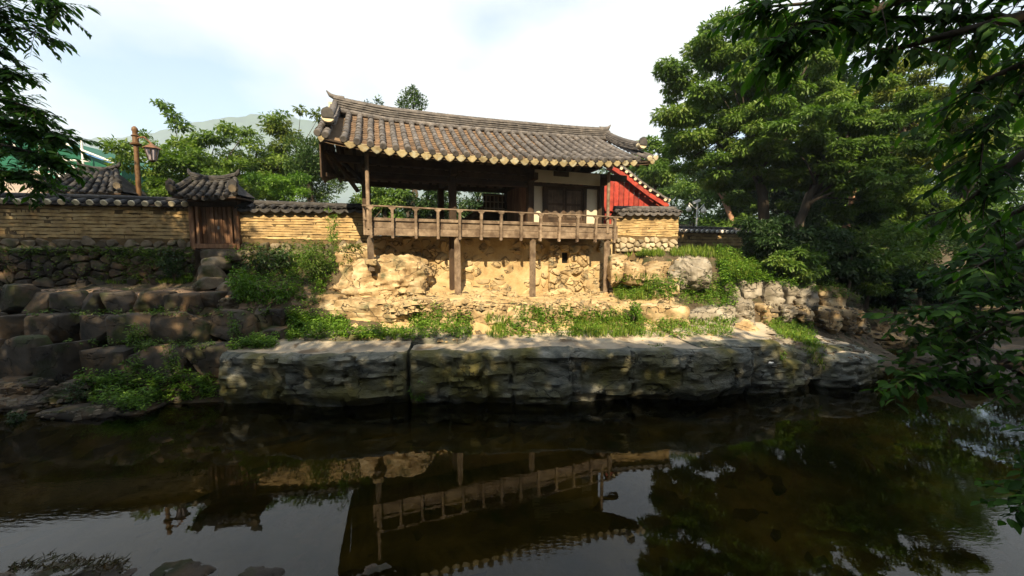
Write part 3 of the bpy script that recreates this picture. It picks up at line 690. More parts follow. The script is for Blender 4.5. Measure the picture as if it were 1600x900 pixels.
# stepping stones from the path up to the gate
for i, (a, b, tp, bt, d, lab) in enumerate([(308, 374, 389, 402, 11.75, 'topmost stone step right under the wooden gate'), (310, 345, 402, 414, 11.4, 'second stone step below the gate, squared'), (303, 338, 414, 436, 11.0, 'third stone step below the gate, tall block'),
        (296, 332, 434, 446, 10.6, 'fourth stone step below the gate, flat'), (334, 362, 440, 456, 10.4, 'rounded mossy stone right of the lowest steps'), (345, 376, 455, 472, 10.2, 'pale round stone lying in the plants right of the steps'), (340, 360, 466, 480, 10.0, 'smallest round stone in front of the steps')]):
    bank_block(a, b, tp, bt, d, 320 + i, lab, m=M_wallstone, group='stones leading up to the gate', n=8, power=4.5, dep=.55, strata=0, name='step_stone', cat='stone')

# ------------------------------------------------------------------ tiled roofs
def tile_mesh():
    k = 8; vs = []; fs = []
    for (y, r0) in ((0, 1.0), (.93, .92), (1.0, .80)):
        for i in range(k + 1):
            a = math.radians(-8 + 196 * i / k); vs.append((math.cos(a) * r0, y, math.sin(a) * r0))
    for q in range(2):
        for i in range(k): b = q * (k + 1) + i; fs.append((b, b + 1, b + k + 2, b + k + 1))
    s = len(vs)
    for i in range(k + 1):
        a = math.radians(-8 + 196 * i / k); vs.append((math.cos(a) * .78, .0, math.sin(a) * .78))
    for i in range(k): fs.append((i, s + i, s + i + 1, i + 1))
    me = bpy.data.meshes.new('cover_tile'); me.from_pydata(vs, [], [f[::-1] for f in fs]); me.shade_smooth(); me.set_sharp_from_angle(angle=math.radians(50)); me.update()
    return me
TILE_ME = {}
def tile_for(m):
    if m.name not in TILE_ME:
        me = tile_mesh(); me.materials.append(m); TILE_ME[m.name] = me
    return TILE_ME[m.name]
def disc_mesh(m, k=10):
    vs = [(math.cos(2 * math.pi * i / k), sgn * .10, math.sin(2 * math.pi * i / k)) for sgn in (-1, 1) for i in range(k)]
    vs += [(.8 * math.cos(2 * math.pi * i / k), -.13, .8 * math.sin(2 * math.pi * i / k)) for i in range(k)]
    fs = [(i, (i + 1) % k, k + (i + 1) % k, k + i) for i in range(k)] + [(i, 2 * k + i, 2 * k + (i + 1) % k, (i + 1) % k) for i in range(k)] + [tuple(2 * k + i for i in range(k))]
    me = bpy.data.meshes.new('tile_end'); me.from_pydata(vs, [], fs); me.materials.append(m); me.update(); return me
DISC_ME = {}
def roof_slope(parent, S, us, nj, r, m_cover, m_chan, m_eave=None, m_disc=None, drip=.17, steps=14, chan=True, wob=.011):
    """S(u, s): point of the tile bed, s = 0 at the ridge and 1 at the eave"""
    me = tile_for(m_cover); inv = world_of(parent).inverted()
    for u in us:
        eu = (S(u + .05, .5) - S(u - .05, .5)).normalized()
        for j in range(nj):
            a, b = S(u, 1 - j / nj), S(u, 1 - (j + 1) / nj)
            nn = eu.cross(b - a).normalized()
            rad = r * rr(.95, 1.05); lo = a + nn * (.02 + rr(0, wob)) + eu * rr(-wob, wob); hi = b + nn * .012 + eu * rr(-wob, wob)
            y = (hi - lo) * 1.04
            M = Matrix(((eu.x * rad, y.x, nn.x * rad, lo.x), (eu.y * rad, y.y, nn.y * rad, lo.y), (eu.z * rad, y.z, nn.z * rad, lo.z), (0, 0, 0, 1)))
            o = bpy.data.objects.new('cover_tile', me); col.objects.link(o); o.parent = parent; o.matrix_parent_inverse = inv; o.matrix_basis = M
        if m_disc:
            if m_disc.name not in DISC_ME: DISC_ME[m_disc.name] = disc_mesh(m_disc)
            a, b = S(u, 1.0), S(u, .9); d = (b - a).normalized(); nn = eu.cross(d).normalized(); rad = r * 1.02; p = a + nn * .03
            M = Matrix(((eu.x * rad, d.x * .3, nn.x * rad, p.x), (eu.y * rad, d.y * .3, nn.y * rad, p.y), (eu.z * rad, d.z * .3, nn.z * rad, p.z), (0, 0, 0, 1)))
            o = bpy.data.objects.new('tile_end', DISC_ME[m_disc.name]); col.objects.link(o); o.parent = parent; o.matrix_parent_inverse = inv; o.matrix_basis = M
    if chan:
        for i in range(len(us) - 1):
            mb = MB(); u0, u1 = us[i], us[i + 1]
            for j in range(steps):
                s0, s1 = j / steps, (j + 1) / steps + .008
                rows = []
                lift = rr(.012, .03)
                for (s, lf) in ((s0, 0), (s1, lift), (s1, lift - .035)):
                    row = []
                    for k in range(5):
                        t = k / 4; p = S(u0 + (u1 - u0) * t, s)
                        nn = (S(u0 + .1, s) - S(u0, s)).cross(S(u0, max(0, s - .05)) - S(u0, s)).normalized()
                        row.append(p + nn * (lf - .055 * math.sin(math.pi * t) + rr(-.004, .004)))
                    rows.append(row)
                vs = rows[0] + rows[1] + rows[2]
                mb.add(vs, [(q * 5 + k, q * 5 + k + 1, (q + 1) * 5 + k + 1, (q + 1) * 5 + k) for q in range(2) for k in range(4)])
            mb.build('channel_tile_row', m_chan, parent, smooth=35, fix=False)
    if m_eave:
        for i in range(len(us) - 1):
            u0, u1 = us[i], us[i + 1]; c = S((u0 + u1) / 2, 1.0); eu = (S(u1, 1.) - S(u0, 1.)).normalized()
            back = (S(u0, .9) - S(u0, 1.)).normalized(); nn = eu.cross(back).normalized(); dn = (-nn * .93 - back * .35 + Vector((0, 0, -.25))).normalized()
            hw = (u1 - u0) * .50; dp = drip * rr(.9, 1.1); pl = [(-1, .30), (-.55, .02), (0, -.06), (.55, .02), (1, .30), (1, -.18), (.82, -.5), (.45, -.82), (0, -1.0), (-.45, -.82), (-.82, -.5), (-1, -.18)]
            f = [c + eu * hw * x + dn * (-y) * dp for x, y in pl]; bk = [p + back * .03 for p in f]; fr_ = [c + eu * hw * x * .86 + dn * (-(y * .86 - .03)) * dp - back * .012 for x, y in pl]
            k = len(pl); mb = MB().add(f + bk + fr_, [(q, (q + 1) % k, k + (q + 1) % k, k + q) for q in range(k)] + [(q, 2 * k + q, 2 * k + (q + 1) % k, (q + 1) % k) for q in range(k)] + [tuple(2 * k + q for q in range(k)), tuple(k + q for q in range(k))])
            mb.build('eave_tile', m_eave, parent)
def ridge_stack(parent, path, courses, h, wd, m, m_top, r_top=.09, seg=.26, name='ridge_course', rough=.012, side=None):
    """path: list of points of the ridge's underside; layered flat tiles with a round tile row on top"""
    pts = [Vector(p) for p in path]; L_ = [0]
    for i in range(1, len(pts)): L_.append(L_[-1] + (pts[i] - pts[i - 1]).length)
    def P(s):
        return Vector((np.interp(s, L_, [p.x for p in pts]), np.interp(s, L_, [p.y for p in pts]), np.interp(s, L_, [p.z for p in pts])))
    n_ = max(2, int(L_[-1] / seg))
    for c in range(courses):
        mb = MB()
        for i in range(n_):
            o = (c % 2) * .5
            s0, s1 = max(0, (i - o)) * L_[-1] / n_, min(L_[-1], (i + 1 - o + .02) * L_[-1] / n_)
            if s1 - s0 < .03: continue
            a, b = P(s0), P(s1); z = Vector((0, 0, h * (c + .5) / courses + rr(-.004, .004)))
            mb.beam(a + z, b + z, wd * (1 - .12 * c / courses) + rr(-rough, rough) * 2, h / courses * .72, ch=.006, jit=.003)
        mb.build(name, m, parent)
    tb = MB(); k = max(2, int(L_[-1] / .34))
    for i in range(k):
        a, b = P(i * L_[-1] / k), P((i + 1) * L_[-1] / k); z = Vector((0, 0, h + .01))
        tb.tube([a + z, a.lerp(b, .9) + z, b + z], [r_top * 1.04, r_top * .98, r_top * .86], 8)
    tb.build('ridge_tile', m_top, parent, smooth=45)

# ------------------------------------------------------------------ earthen walls with tiled caps
def earthen_wall(label, p0, p1, zc, ze, zm, zb, courses, sp, m_cov, m_disc, m_eave, thick=.42, stones=None, seed=1, group='earthen walls with tiled caps', over=.17, out_m=M_mud, stone_m=None, r_t=.085, extra_base=None):
    p0, p1 = Vector((p0[0], p0[1], 0)), Vector((p1[0], p1[1], 0)); ex = (p1 - p0); ln = ex.length; ex.normalize(); nn = Vector((ex.y, -ex.x, 0))
    t = root('earthen_wall', p0 + ZZ * zb[0], label, 'wall', group)
    zl = lambda z, x: z[0] + (z[1] - z[0]) * x / ln
    core = MB(); r = random.Random(seed)
    vs = []
    for x in (0, ln):
        for (dd, z) in ((-.016, zb), (-.016, (ze[0] + .06, ze[1] + .06)), (-thick, (ze[0] + .06, ze[1] + .06)), (-thick, zb)): vs.append(p0 + ex * x + nn * dd + ZZ * (zl(z, x) - (.3 if z is zb else 0)))
    core.add(vs, [(0, 1, 2, 3), (4, 5, 6, 7), (0, 4, 5, 1), (1, 5, 6, 2), (2, 6, 7, 3), (3, 7, 4, 0)]); core.build('wall_core', M_mudgap, t)
    off = Vector((seed * 7.3, seed * 2.1, 0)); n_ = max(8, int(ln / .045))
    for c in range(courses):
        mb = MB(); vs = []
        for i in range(n_ + 1):
            x = ln * i / n_; a = zl(zm, x) + (zl(ze, x) - zl(zm, x)) * c / courses; b = zl(zm, x) + (zl(ze, x) - zl(zm, x)) * (c + 1) / courses; h = b - a
            q = Vector((x * 1.6, c * 3.1, 0)) + off; wv = .16 * h * noise.noise(q * .9)
            o1 = .012 + .022 * noise.noise(q * 1.3 + Vector((0, 0, 5))) + .012 * fbm(q * 4, 3); blk = noise.cell(Vector((math.floor(x / .27 + c * .5 + .3 * noise.noise(q)), c, seed))) - .5; o1 += .016 * blk; o2 = o1 + .010 * noise.noise(q * 3); wv += .10 * h * blk
            fr_b = (x / .27 + c * .5 + .3 * noise.noise(q)) % 1
            if fr_b < .16 and blk > -.25: o1 -= .022; o2 -= .022
            g = h * max(0, .055 + .10 * noise.noise(q * 2 + Vector((3, 0, 0))) + .07 * noise.noise(q * 7))
            for (d_, z) in ((-.04, a + g), (o1, a + g + .05 * h), (o2, b - g - .06 * h), (-.04, b - g)): vs.append(p0 + ex * x + nn * d_ + ZZ * (z + wv))
        mb.add(vs, [(i * 4 + k, (i + 1) * 4 + k, (i + 1) * 4 + k + 1, i * 4 + k + 1) for i in range(n_) for k in range(3)])
        mb.build('mud_course', out_m, t, smooth=40, fix=False)
    if stones:
        sw, sh, hgt = stones
        zlow = min(zb); masonry(t, p0 + ZZ * zlow, ex, nn, ln, hgt, sw, sh, stone_m or M_wallstone, .09, seed, keep=lambda x, y: zl(zb, x) - .05 < zlow + y < zl(zm, x) - sh * .38)
    # the cap
    k = max(2, int(ln / sp)); us = [sp * .1 + (ln - sp * .2) * i / k for i in range(k + 1)]
    zr = (zc[0] - .14, zc[1] - .14)
    mid = -thick / 2
    def S(u, s): return p0 + ex * u + nn * (mid + (over - mid) * s) + ZZ * (zl(zr, u) + (zl(ze, u) + .05 - zl(zr, u)) * (s * .8 + .2 * s * s) + .012 * noise.noise(Vector((u * .9, seed, 0))))
    roof_slope(t, S, us, 1, r_t, m_cov, m_cov, m_eave, m_disc, drip=.11, steps=3, wob=.012)
    bk = MB(); vs = [S(u, 0) for u in (0, ln)] + [S(u, 0) + nn * (mid * 2) * .9 - ZZ * .2 for u in (ln, 0)]; bk.add(vs, [(0, 1, 2, 3)]); bk.add([v - ZZ * .04 for v in vs], [(0, 1, 2, 3)]); bk.build('back_slope', m_cov, t)
    ub = MB().beam(p0 + nn * (over * .45) + ZZ * (ze[0] + .02), p1 + nn * (over * .45) + ZZ * (ze[1] + .02), over * .8, .05); ub.build('eave_board', M_wooddark, t)
    ridge_stack(t, [S(u, 0) for u in np.linspace(0, ln, 8)], 2, .09, .24, m_cov, m_cov, r_top=.075)
    return t
def zs(pa, da, pb, db, ya, yb): return (at(pa, ya, da).z, at(pb, yb, db).z)
DA, DB, DC = 11.25, 12.2, 12.75
A0 = at(-160, 300, 10.8); A0r = at(0, 300, DA); G0, G1 = at(297, 330, DB), at(374, 330, DB + .06); E1 = at(574, 330, DC)
earthen_wall('long shaded earthen wall with round-ended dark cap tiles, left of the wooden gate', A0, G0, zs(-160, 10.8, 297, DB, 296, 309), zs(-160, 10.8, 297, DB, 317, 324), zs(-160, 10.8, 297, DB, 370, 373), zs(-160, 10.8, 297, DB, 398, 398), 9, .345, M_tiledark, M_mortar, None, stones=(.34, .22, 1.0), seed=3)
earthen_wall('sun-dappled earthen wall between the wooden gate and the pavilion', G1, E1, zs(374, DB, 574, DC, 312, 319), zs(374, DB, 574, DC, 330, 332), zs(374, DB, 574, DC, 372, 376), zs(374, DB, 574, DC, 393, 392), 11, .30, M_tiledark, None, M_tiledark, stones=(.36, .26, .8), seed=5)
R0, R1 = at(962, 350, 13.9), at(1060, 350, 14.2)
earthen_wall('short bright earthen wall with mossy cap and a pebble base, right of the pavilion', R0, R1, zs(962, 13.9, 1060, 14.2, 322, 323), zs(962, 13.9, 1060, 14.2, 336, 336), zs(962, 13.9, 1060, 14.2, 368, 370), zs(962, 13.9, 1060, 14.2, 394, 392), 12, .27, M_tile, None, M_tile, stones=(.24, .17, .9), seed=7, stone_m=M_pebble)
Q0, Q1 = at(1060, 365, 20.5), at(1192, 365, 22.0)
earthen_wall('far low earthen wall with white tile ends, running behind the trees', Q0, Q1, zs(1060, 20.5, 1192, 22, 353, 357), zs(1060, 20.5, 1192, 22, 363, 366), zs(1060, 20.5, 1192, 22, 384, 384), zs(1060, 20.5, 1192, 22, 390, 390), 4, .33, M_tile, M_white, None, seed=9)
# rubble retaining wall below the left wall
RW = root('retaining_wall', at(100, 440, 11.3), 'mossy rubble retaining wall between the dirt path and the shaded earthen wall', 'stone wall')
a, b = at(-160, 440, 10.55), at(306, 440, 11.75); ex_ = Vector((b.x - a.x, b.y - a.y, 0)); ln_ = ex_.length; ex_.normalize(); n_w = Vector((ex_.y, -ex_.x, 0)); o_r = Vector((a.x, a.y, 2.2))
MB().add([o_r + ex_ * x + n_w * dd + ZZ * z for x in (0, ln_) for (dd, z) in ((-.03, -.3), (-.03, 1.25), (-.6, 1.25), (-.6, -.3))], [(0, 1, 2, 3), (4, 5, 6, 7), (0, 4, 5, 1), (1, 5, 6, 2), (2, 6, 7, 3)]).build('rubble_core', M_soil, RW)
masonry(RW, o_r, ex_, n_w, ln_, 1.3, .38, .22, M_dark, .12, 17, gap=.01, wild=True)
LWb = root('retaining_wall', at(440, 420, 11.8), 'overgrown loose stone base below the dappled earthen wall', 'stone wall')
a, b = at(376, 420, 12.0), at(576, 420, 12.4); ex_ = Vector((b.x - a.x, b.y - a.y, 0)); ln_ = ex_.length; ex_.normalize(); n_w = Vector((ex_.y, -ex_.x, 0)); o_r = Vector((a.x, a.y, 2.75))
MB().add([o_r + ex_ * x + n_w * dd + ZZ * z for x in (0, ln_) for (dd, z) in ((-.03, -.3), (-.03, .66), (-.5, .66), (-.5, -.3))], [(0, 1, 2, 3), (4, 5, 6, 7), (0, 4, 5, 1), (1, 5, 6, 2), (2, 6, 7, 3)]).build('rubble_core', M_soil, LWb)
masonry(LWb, o_r, ex_, n_w, ln_, .7, .4, .26, M_wallstone, .14, 19, gap=.012)

# ------------------------------------------------------------------ the pavilion
pav = root('pavilion', W(3.9, 2, 2.0), 'open timber pavilion with a grey tiled roof and railed balcony on posts above the stream', 'pavilion')
pe = np.polyfit([-.88, -.6, .26, 1.12, 1.97, 3.45, 4.11, 5.35, 6.31, 7.27, 8.31, 8.67], [6.05, 5.99, 5.91, 5.86, 5.85, 5.88, 5.90, 5.95, 5.99, 6.07, 6.16, 6.23], 4)
zE = lambda u: float(np.polyval(pe, u)) + .13
ridge_u = [-1.02, -.92, -.5, -.15, .6, 2.0, 3.48, 5, 6.07, 7.3, 8.32, 8.75, 8.95]
ridge_z = [8.17, 8.11, 8.05, 8.02, 7.955, 7.94, 7.95, 7.98, 8.01, 8.05, 8.10, 8.14, 8.22]
zR = lambda u: float(np.interp(u, ridge_u, ridge_z))
zT = lambda u: zR(max(-.6, min(8.5, u))) - .47
def S_f(u, s): return W(u, 1.98 - 2.55 * s, zT(u) - (zT(u) - zE(u)) * (s + .17 * s * (1 - s)))
def S_b(u, s): return W(u, 2.22 + 2.55 * s, zT(u) - (zT(u) - zE(u)) * (s + .17 * s * (1 - s)))
rows_u = [-.43 + .3065 * i for i in range(29)]
roof_slope(pav, S_f, rows_u, 9, .083, M_tile, M_channel, M_eavetile, M_tile, drip=.19, steps=15)
sb = MB()
us_ = np.linspace(-.95, 8.85, 40)
sb.v = [S_b(u, s) for s in np.linspace(0, 1, 8) for u in us_]; sb.f = [(j * 40 + i, j * 40 + i + 1, (j + 1) * 40 + i + 1, (j + 1) * 40 + i) for j in range(7) for i in range(39)]
sb.build('back_slope', M_tile, pav, smooth=40, fix=False)
be = MB()
for i in range(32):
    u = -.8 + .3 * i; c = S_b(u, 1); be.add([c + PU * (.14 * math.cos(a_)) - ZZ * (.17 * math.sin(a_)) for a_ in np.linspace(0, math.pi, 7)] + [c + PU * (.14 * math.cos(a_)) - ZZ * (.17 * math.sin(a_)) + PV * .03 for a_ in np.linspace(0, math.pi, 7)], [tuple(range(7)), tuple(range(7, 14))] + [(k, k + 1, k + 8, k + 7) for k in range(6)])
tag(be.build('back_eave_tile', M_tiledark, pav), kind='stuff')
# underside: clay ceiling, rafters, eave boards
for S, nm in ((S_f, 'f'), (S_b, 'b')):
    cb = MB(); vs = []
    for s in (0, .25, .5, .75, .985):
        for u in us_: vs.append(S(u, s) - ZZ * .16)
    cb.add(vs, [(j * 40 + i, j * 40 + i + 1, (j + 1) * 40 + i + 1, (j + 1) * 40 + i) for j in range(4) for i in range(39)])
    cb.build('ceiling', M_ceil, pav, fix=False)
    for i in range(26):
        u = -.75 + .377 * i
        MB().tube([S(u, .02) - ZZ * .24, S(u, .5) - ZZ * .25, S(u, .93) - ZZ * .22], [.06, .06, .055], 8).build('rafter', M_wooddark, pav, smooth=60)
    for (s, dz, hh, ww) in ((.975, -.10, .05, .10), (.94, -.15, .05, .09)):
        eb = MB(); pts = [S(u, s) + ZZ * dz for u in np.linspace(-.95, 8.8, 14)]
        for a_, b_ in zip(pts, pts[1:]): eb.beam(a_, b_, ww, hh)
        eb.build('eave_board', M_wooddark, pav)
# main ridge and the two verge ridges
rp_ = [W(u, 2.1, zT(u) - .06 + (zR(u) - zT(u) - .42 if False else 0)) for u in np.linspace(-.78, 8.68, 24)]
rp_ = [W(u, 2.1, zR(u) - .50) for u in np.linspace(-.84, 8.75, 26)]
ridge_stack(pav, rp_, 6, .42, .34, M_tile, M_tile, r_top=.075)
lowt = MB(); pts = [S_f(u, .03) + ZZ * .07 for u in np.linspace(-.7, 8.6, 30)]
for a_, b_ in zip(pts, pts[1:]): lowt.tube([a_, a_.lerp(b_, .92), b_], [.075, .072, .06], 7)
lowt.build('ridge_base_tile', M_tile, pav, smooth=50)
for (u0, sgn) in ((-.80, -1), (8.62, 1)):
    path = [W(u0, 2.1 - 2.55 * s * .86, zT(u0) + .10 - (zT(u0) - zE(u0)) * (s * .86 + .17 * s * (1 - s))+ .10 * s * s) for s in np.linspace(0, 1, 8)]
    ridge_stack(pav, path, 4, .20, .28, M_tile, M_tile, r_top=.085, name='verge_course')
    e = path[-1]
    em = MB().tube([e - PV * .10 + ZZ * .17, e + PV * .10 + ZZ * .17], [.145, .135], 12, ell=.8); em.build('verge_mortar', M_mortar, pav, smooth=50)
    # tall dark end tile standing above the mortar
    a_ = [(-.13, .16), (-.145, .27), (-.11, .36), (0, .42), (.11, .36), (.145, .27), (.13, .16)]
    f = [e - PV * .13 + PU * x + ZZ * y for x, y in a_]; bk = [p + PV * .07 + ZZ * .01 for p in f]
    MB().add(f + bk, [tuple(range(7)), tuple(range(7, 14))] + [(i, (i + 1) % 7, 7 + (i + 1) % 7, 7 + i) for i in range(7)]).build('ridge_end_tile', M_tiledark, pav)
    # cream plaster closing the top of the verge under the main ridge
    MB().beam(W(u0 + sgn * .12, 1.88, zR(u0) - .60), W(u0 + sgn * .15, 2.1, zR(u0) - .28), .10, .22).build('ridge_mortar', M_mortar, pav)
    # outermost rows of tiles beside the verge
    uu = [u0 - .03, u0 + sgn * .20]
    roof_slope(pav, S_f, sorted(uu), 9, .083, M_tile, M_channel, M_eavetile, M_mortar if sgn > 0 else M_tile, drip=.19, steps=12)
    # upswept tip of the ridge
    tip = [W(u0 + sgn * x, 2.1, zR(u0) - .10 + y) for x, y in ((-.25, .03), (0, .04), (.14, .10), (.24, .22))]
    MB().tube(tip, [.085, .085, .06, .015], 8).build('ridge_tip', M_tile, pav, smooth=50)
# left wind board, plank by plank, with its frame
for i in range(17):
    v = -.25 + .29 * i; s = (1.98 - v) / 2.55 if v < 2.1 else (v - 2.22) / 2.55
    zt_ = (S_f if v < 2.1 else S_b)(-.95, max(.02, min(.97, s))).z - .12
    zb_ = 5.22 + .22 * max(0, v - .3) + rr(-.03, .03)
    if zt_ - zb_ > .1: MB().box(W(-.98, v, (zt_ + zb_) / 2), .035, .27, zt_ - zb_, PU, PV, ZZ).build('wind_board', M_wooddark, pav)
MB().beam(W(-.9, -.2, 5.32), W(-.9, 4.0, 6.05), .07, .1).build('board_rail', M_wooddark, pav)
MB().beam(W(-.9, -.1, 5.9), W(-.9, 4.2, 5.9), .07, .1).build('board_rail', M_wooddark, pav)
MB().beam(W(-.86, .2, 6.0), W(-.2, .9, 5.1), .08, .1).build('brace', M_wooddark, pav)
MB().beam(W(-.86, 1.6, 6.3), W(0, .9, 5.3), .08, .1).build('brace', M_wooddark, pav)
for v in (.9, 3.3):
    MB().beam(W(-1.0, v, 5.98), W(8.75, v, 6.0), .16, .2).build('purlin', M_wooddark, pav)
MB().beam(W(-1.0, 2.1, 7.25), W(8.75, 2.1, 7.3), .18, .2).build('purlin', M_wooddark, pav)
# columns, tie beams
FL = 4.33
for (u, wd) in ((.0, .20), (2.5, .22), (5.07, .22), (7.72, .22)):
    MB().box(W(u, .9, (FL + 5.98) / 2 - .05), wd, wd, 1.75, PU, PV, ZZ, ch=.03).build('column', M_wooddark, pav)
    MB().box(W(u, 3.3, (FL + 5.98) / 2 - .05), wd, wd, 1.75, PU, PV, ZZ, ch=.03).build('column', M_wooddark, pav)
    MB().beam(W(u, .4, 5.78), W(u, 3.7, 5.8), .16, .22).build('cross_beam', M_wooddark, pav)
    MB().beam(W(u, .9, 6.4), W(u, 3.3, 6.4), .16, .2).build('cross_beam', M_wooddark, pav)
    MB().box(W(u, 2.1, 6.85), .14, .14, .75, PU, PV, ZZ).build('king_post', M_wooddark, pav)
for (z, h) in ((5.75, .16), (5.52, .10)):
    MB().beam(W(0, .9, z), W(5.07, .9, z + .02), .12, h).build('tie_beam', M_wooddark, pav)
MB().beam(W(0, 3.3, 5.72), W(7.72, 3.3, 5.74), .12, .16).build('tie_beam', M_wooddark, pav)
for (a, b) in ((.15, 2.35), (2.65, 3.6), (3.75, 4.9)):
    MB().box(W((a + b) / 2, .93, 5.635), b - a, .03, .13, PU, PV, ZZ).build('name_board', M_wooddark, pav)
# floors
for i in range(22):
    a = -.05 + .36 * i
    MB().box(W(a + .175, 2.1, FL - .04), .345, 2.6, .06, PU, PV, ZZ, ch=.004).build('floor_board', M_wood, pav)
for i in range(5):
    MB().box(W(3.89, .08 + .17 * i, FL - .05), 7.8, .16, .05, PU, PV, ZZ, ch=.004).build('balcony_board', M_wood, pav)
for i in range(9): MB().beam(W(.1 + .95 * i, .06, 4.16), W(.1 + .95 * i, 3.3, 4.16), .14, .2).build('joist', M_wooddark, pav)
# the room in the right bay
u0, u1, zc_ = 5.18, 7.61, 5.60
def panel(nm, a, b, z0, z1, m, v=.93, th=.05): return MB().box(W((a + b) / 2, v, (z0 + z1) / 2), b - a, th, z1 - z0, PU, PV, ZZ).build(nm, m, pav)
panel('plaster_panel', u0, u1, 5.67, 6.06, M_plaster, .77); panel('plaster_panel', u0, 5.52, FL, 5.56, M_plaster); panel('plaster_panel', 7.16, u1, FL, 5.56, M_plaster)
panel('lintel', u0, u1, 5.56, 5.66, M_wooddark, .90, .12)
panel('jamb', 5.52, 5.64, FL, 5.56, M_wooddark, .90, .12); panel('jamb', 7.04, 7.16, FL, 5.56, M_wooddark, .90, .12); panel('sill', 5.64, 7.04, FL, FL + .14, M_wooddark, .90, .12)
for (a, b) in ((5.65, 6.335), (6.345, 7.03)):
    dr = panel('door', a, b, FL + .14, 5.55, M_wood, .93, .035)
    for x in (a + .04, b - .04): MB().box(W(x, .905, 5.01), .07, .03, 1.07, PU, PV, ZZ).build('stile', M_wooddark, dr)
    for z in (FL + .2, 5.0, 5.5): MB().box(W((a + b) / 2, .905, z), b - a - .16, .03, .08, PU, PV, ZZ).build('rail', M_wooddark, dr)
    for k in range(3): MB().box(W(a + .13 + k * .21, .91, 4.95), .19, .012, 1.0, PU, PV, ZZ, ch=.003).build('plank', M_doordark, dr)
MB().box(W(6.1, .70, 5.96), .55, .04, .16, PU, PV, ZZ).build('name_board', M_wooddark, pav)
for i in range(8):                                            # boarded side of the room, seen through the open hall
    MB().box(W(5.05, 1.15 + .28 * i, 5.0), .04, .272, 1.4, PU, PV, ZZ).build('side_board', M_door, pav)
panel('back_panel', 5.18, 7.6, FL, 5.7, M_plaster, 3.3)
lw = panel('lattice_window', 4.1, 4.95, 4.6, 5.6, M_wooddark, 3.25, .03)
for i in range(5): MB().box(W(4.2 + .16 * i, 3.22, 5.28), .03, .03, .55, PU, PV, ZZ).build('lattice_bar', M_plaster, lw)
for i in range(3): MB().box(W(4.52, 3.215, 5.05 + .24 * i), .8, .03, .03, PU, PV, ZZ).build('lattice_bar', M_plaster, lw)
for i in range(4): MB().beam(W(3.2 + .2 * i, 3.7, 4.45 + .05 * i), W(4.6 + .1 * i, 4.0, 5.35 - .12 * i), .05, .14).build('stair_plank', M_door, pav)
# balcony: fascia boards, railing, brackets
e_ = .04
MB().beam(W(-.05, e_, 3.93), W(7.85, e_, 3.90), .06, .20, ch=.006).build('fascia_board', M_wood, pav)
MB().beam(W(-.05, e_ + .02, 4.125), W(7.85, e_ + .02, 4.10), .05, .18, ch=.006).build('fascia_board', M_wood, pav)
MB().beam(W(-.06, e_ - .01, 4.245), W(7.86, e_ - .01, 4.22), .08, .045).build('mid_rail', M_wood, pav)
bp = [579, 613, 649.5, 684, 718, 751.5, 782.5, 814, 844, 873.5, 902, 930.5, 960]
bu = [on_v(x, 345, -.05)[0] for x in bp]; hz = lambda u: 4.60 - .009 * u
for i, u in enumerate(bu):
    post = MB(); zz = [3.76, 3.80, 3.84, 3.88, 3.92, 3.96, 4.0, 4.05, 4.10, 4.16, 4.22, 4.27, 4.33, 4.40, 4.46, 4.50]; vs = []
    for k, z in enumerate(zz):
        hw = .030 + (.009 if k % 2 else 0) * (1 if k < 10 else .3) + (.004 if k > 10 else 0); vo = -.05 - .045 * ((z - 3.76) / .74) ** 2
        dz_ = -.009 * u
        for (sx, sy) in ((-1, -1), (1, -1), (1, 1), (-1, 1)): vs.append(W(u + sx * hw, vo + sy * .045, z + dz_))
    post.add(vs, [(4 * k + j, 4 * k + (j + 1) % 4, 4 * k + 4 + (j + 1) % 4, 4 * k + 4 + j) for k in range(len(zz) - 1) for j in range(4)] + [(0, 1, 2, 3), tuple(4 * (len(zz) - 1) + j for j in range(4))])
    po = post.build('railing_post', M_wood, pav)
    br_ = MB(); prof = [(-.03, .0), (-.035, .03), (-.085, .07), (-.10, .095), (-.05, .10), (.05, .10), (.10, .095), (.085, .07), (.035, .03), (.03, 0)]
    f = [W(u + x, -.12, 4.485 - .009 * u + y) for x, y in prof]; bk = [p + PV * .05 for p in f]; k = len(prof)
    br_.add(f + bk, [tuple(range(k)), tuple(range(k, 2 * k))] + [(q, (q + 1) % k, k + (q + 1) % k, k + q) for q in range(k)]); br_.build('lotus_bracket', M_wood, po)
MB().tube([W(u, -.095, hz(u) + .004 * math.sin(u * 2.1)) for u in np.linspace(-.08, 7.95, 16)], .026, 8).build('handrail', M_wood, pav, smooth=60)
for u in (-.04, 7.84):
    MB().tube([W(u, -.1, hz(u)), W(u, .85, hz(u))], .026, 8).build('side_handrail', M_wood, pav, smooth=60)
    MB().beam(W(u, 0, 4.02), W(u, .85, 4.02), .05, .38).build('side_fascia', M_wood, pav)
    for v in (.3, .6): MB().box(W(u, v, 4.2), .05, .05, .75, PU, PV, ZZ).build('railing_post', M_wood, pav)
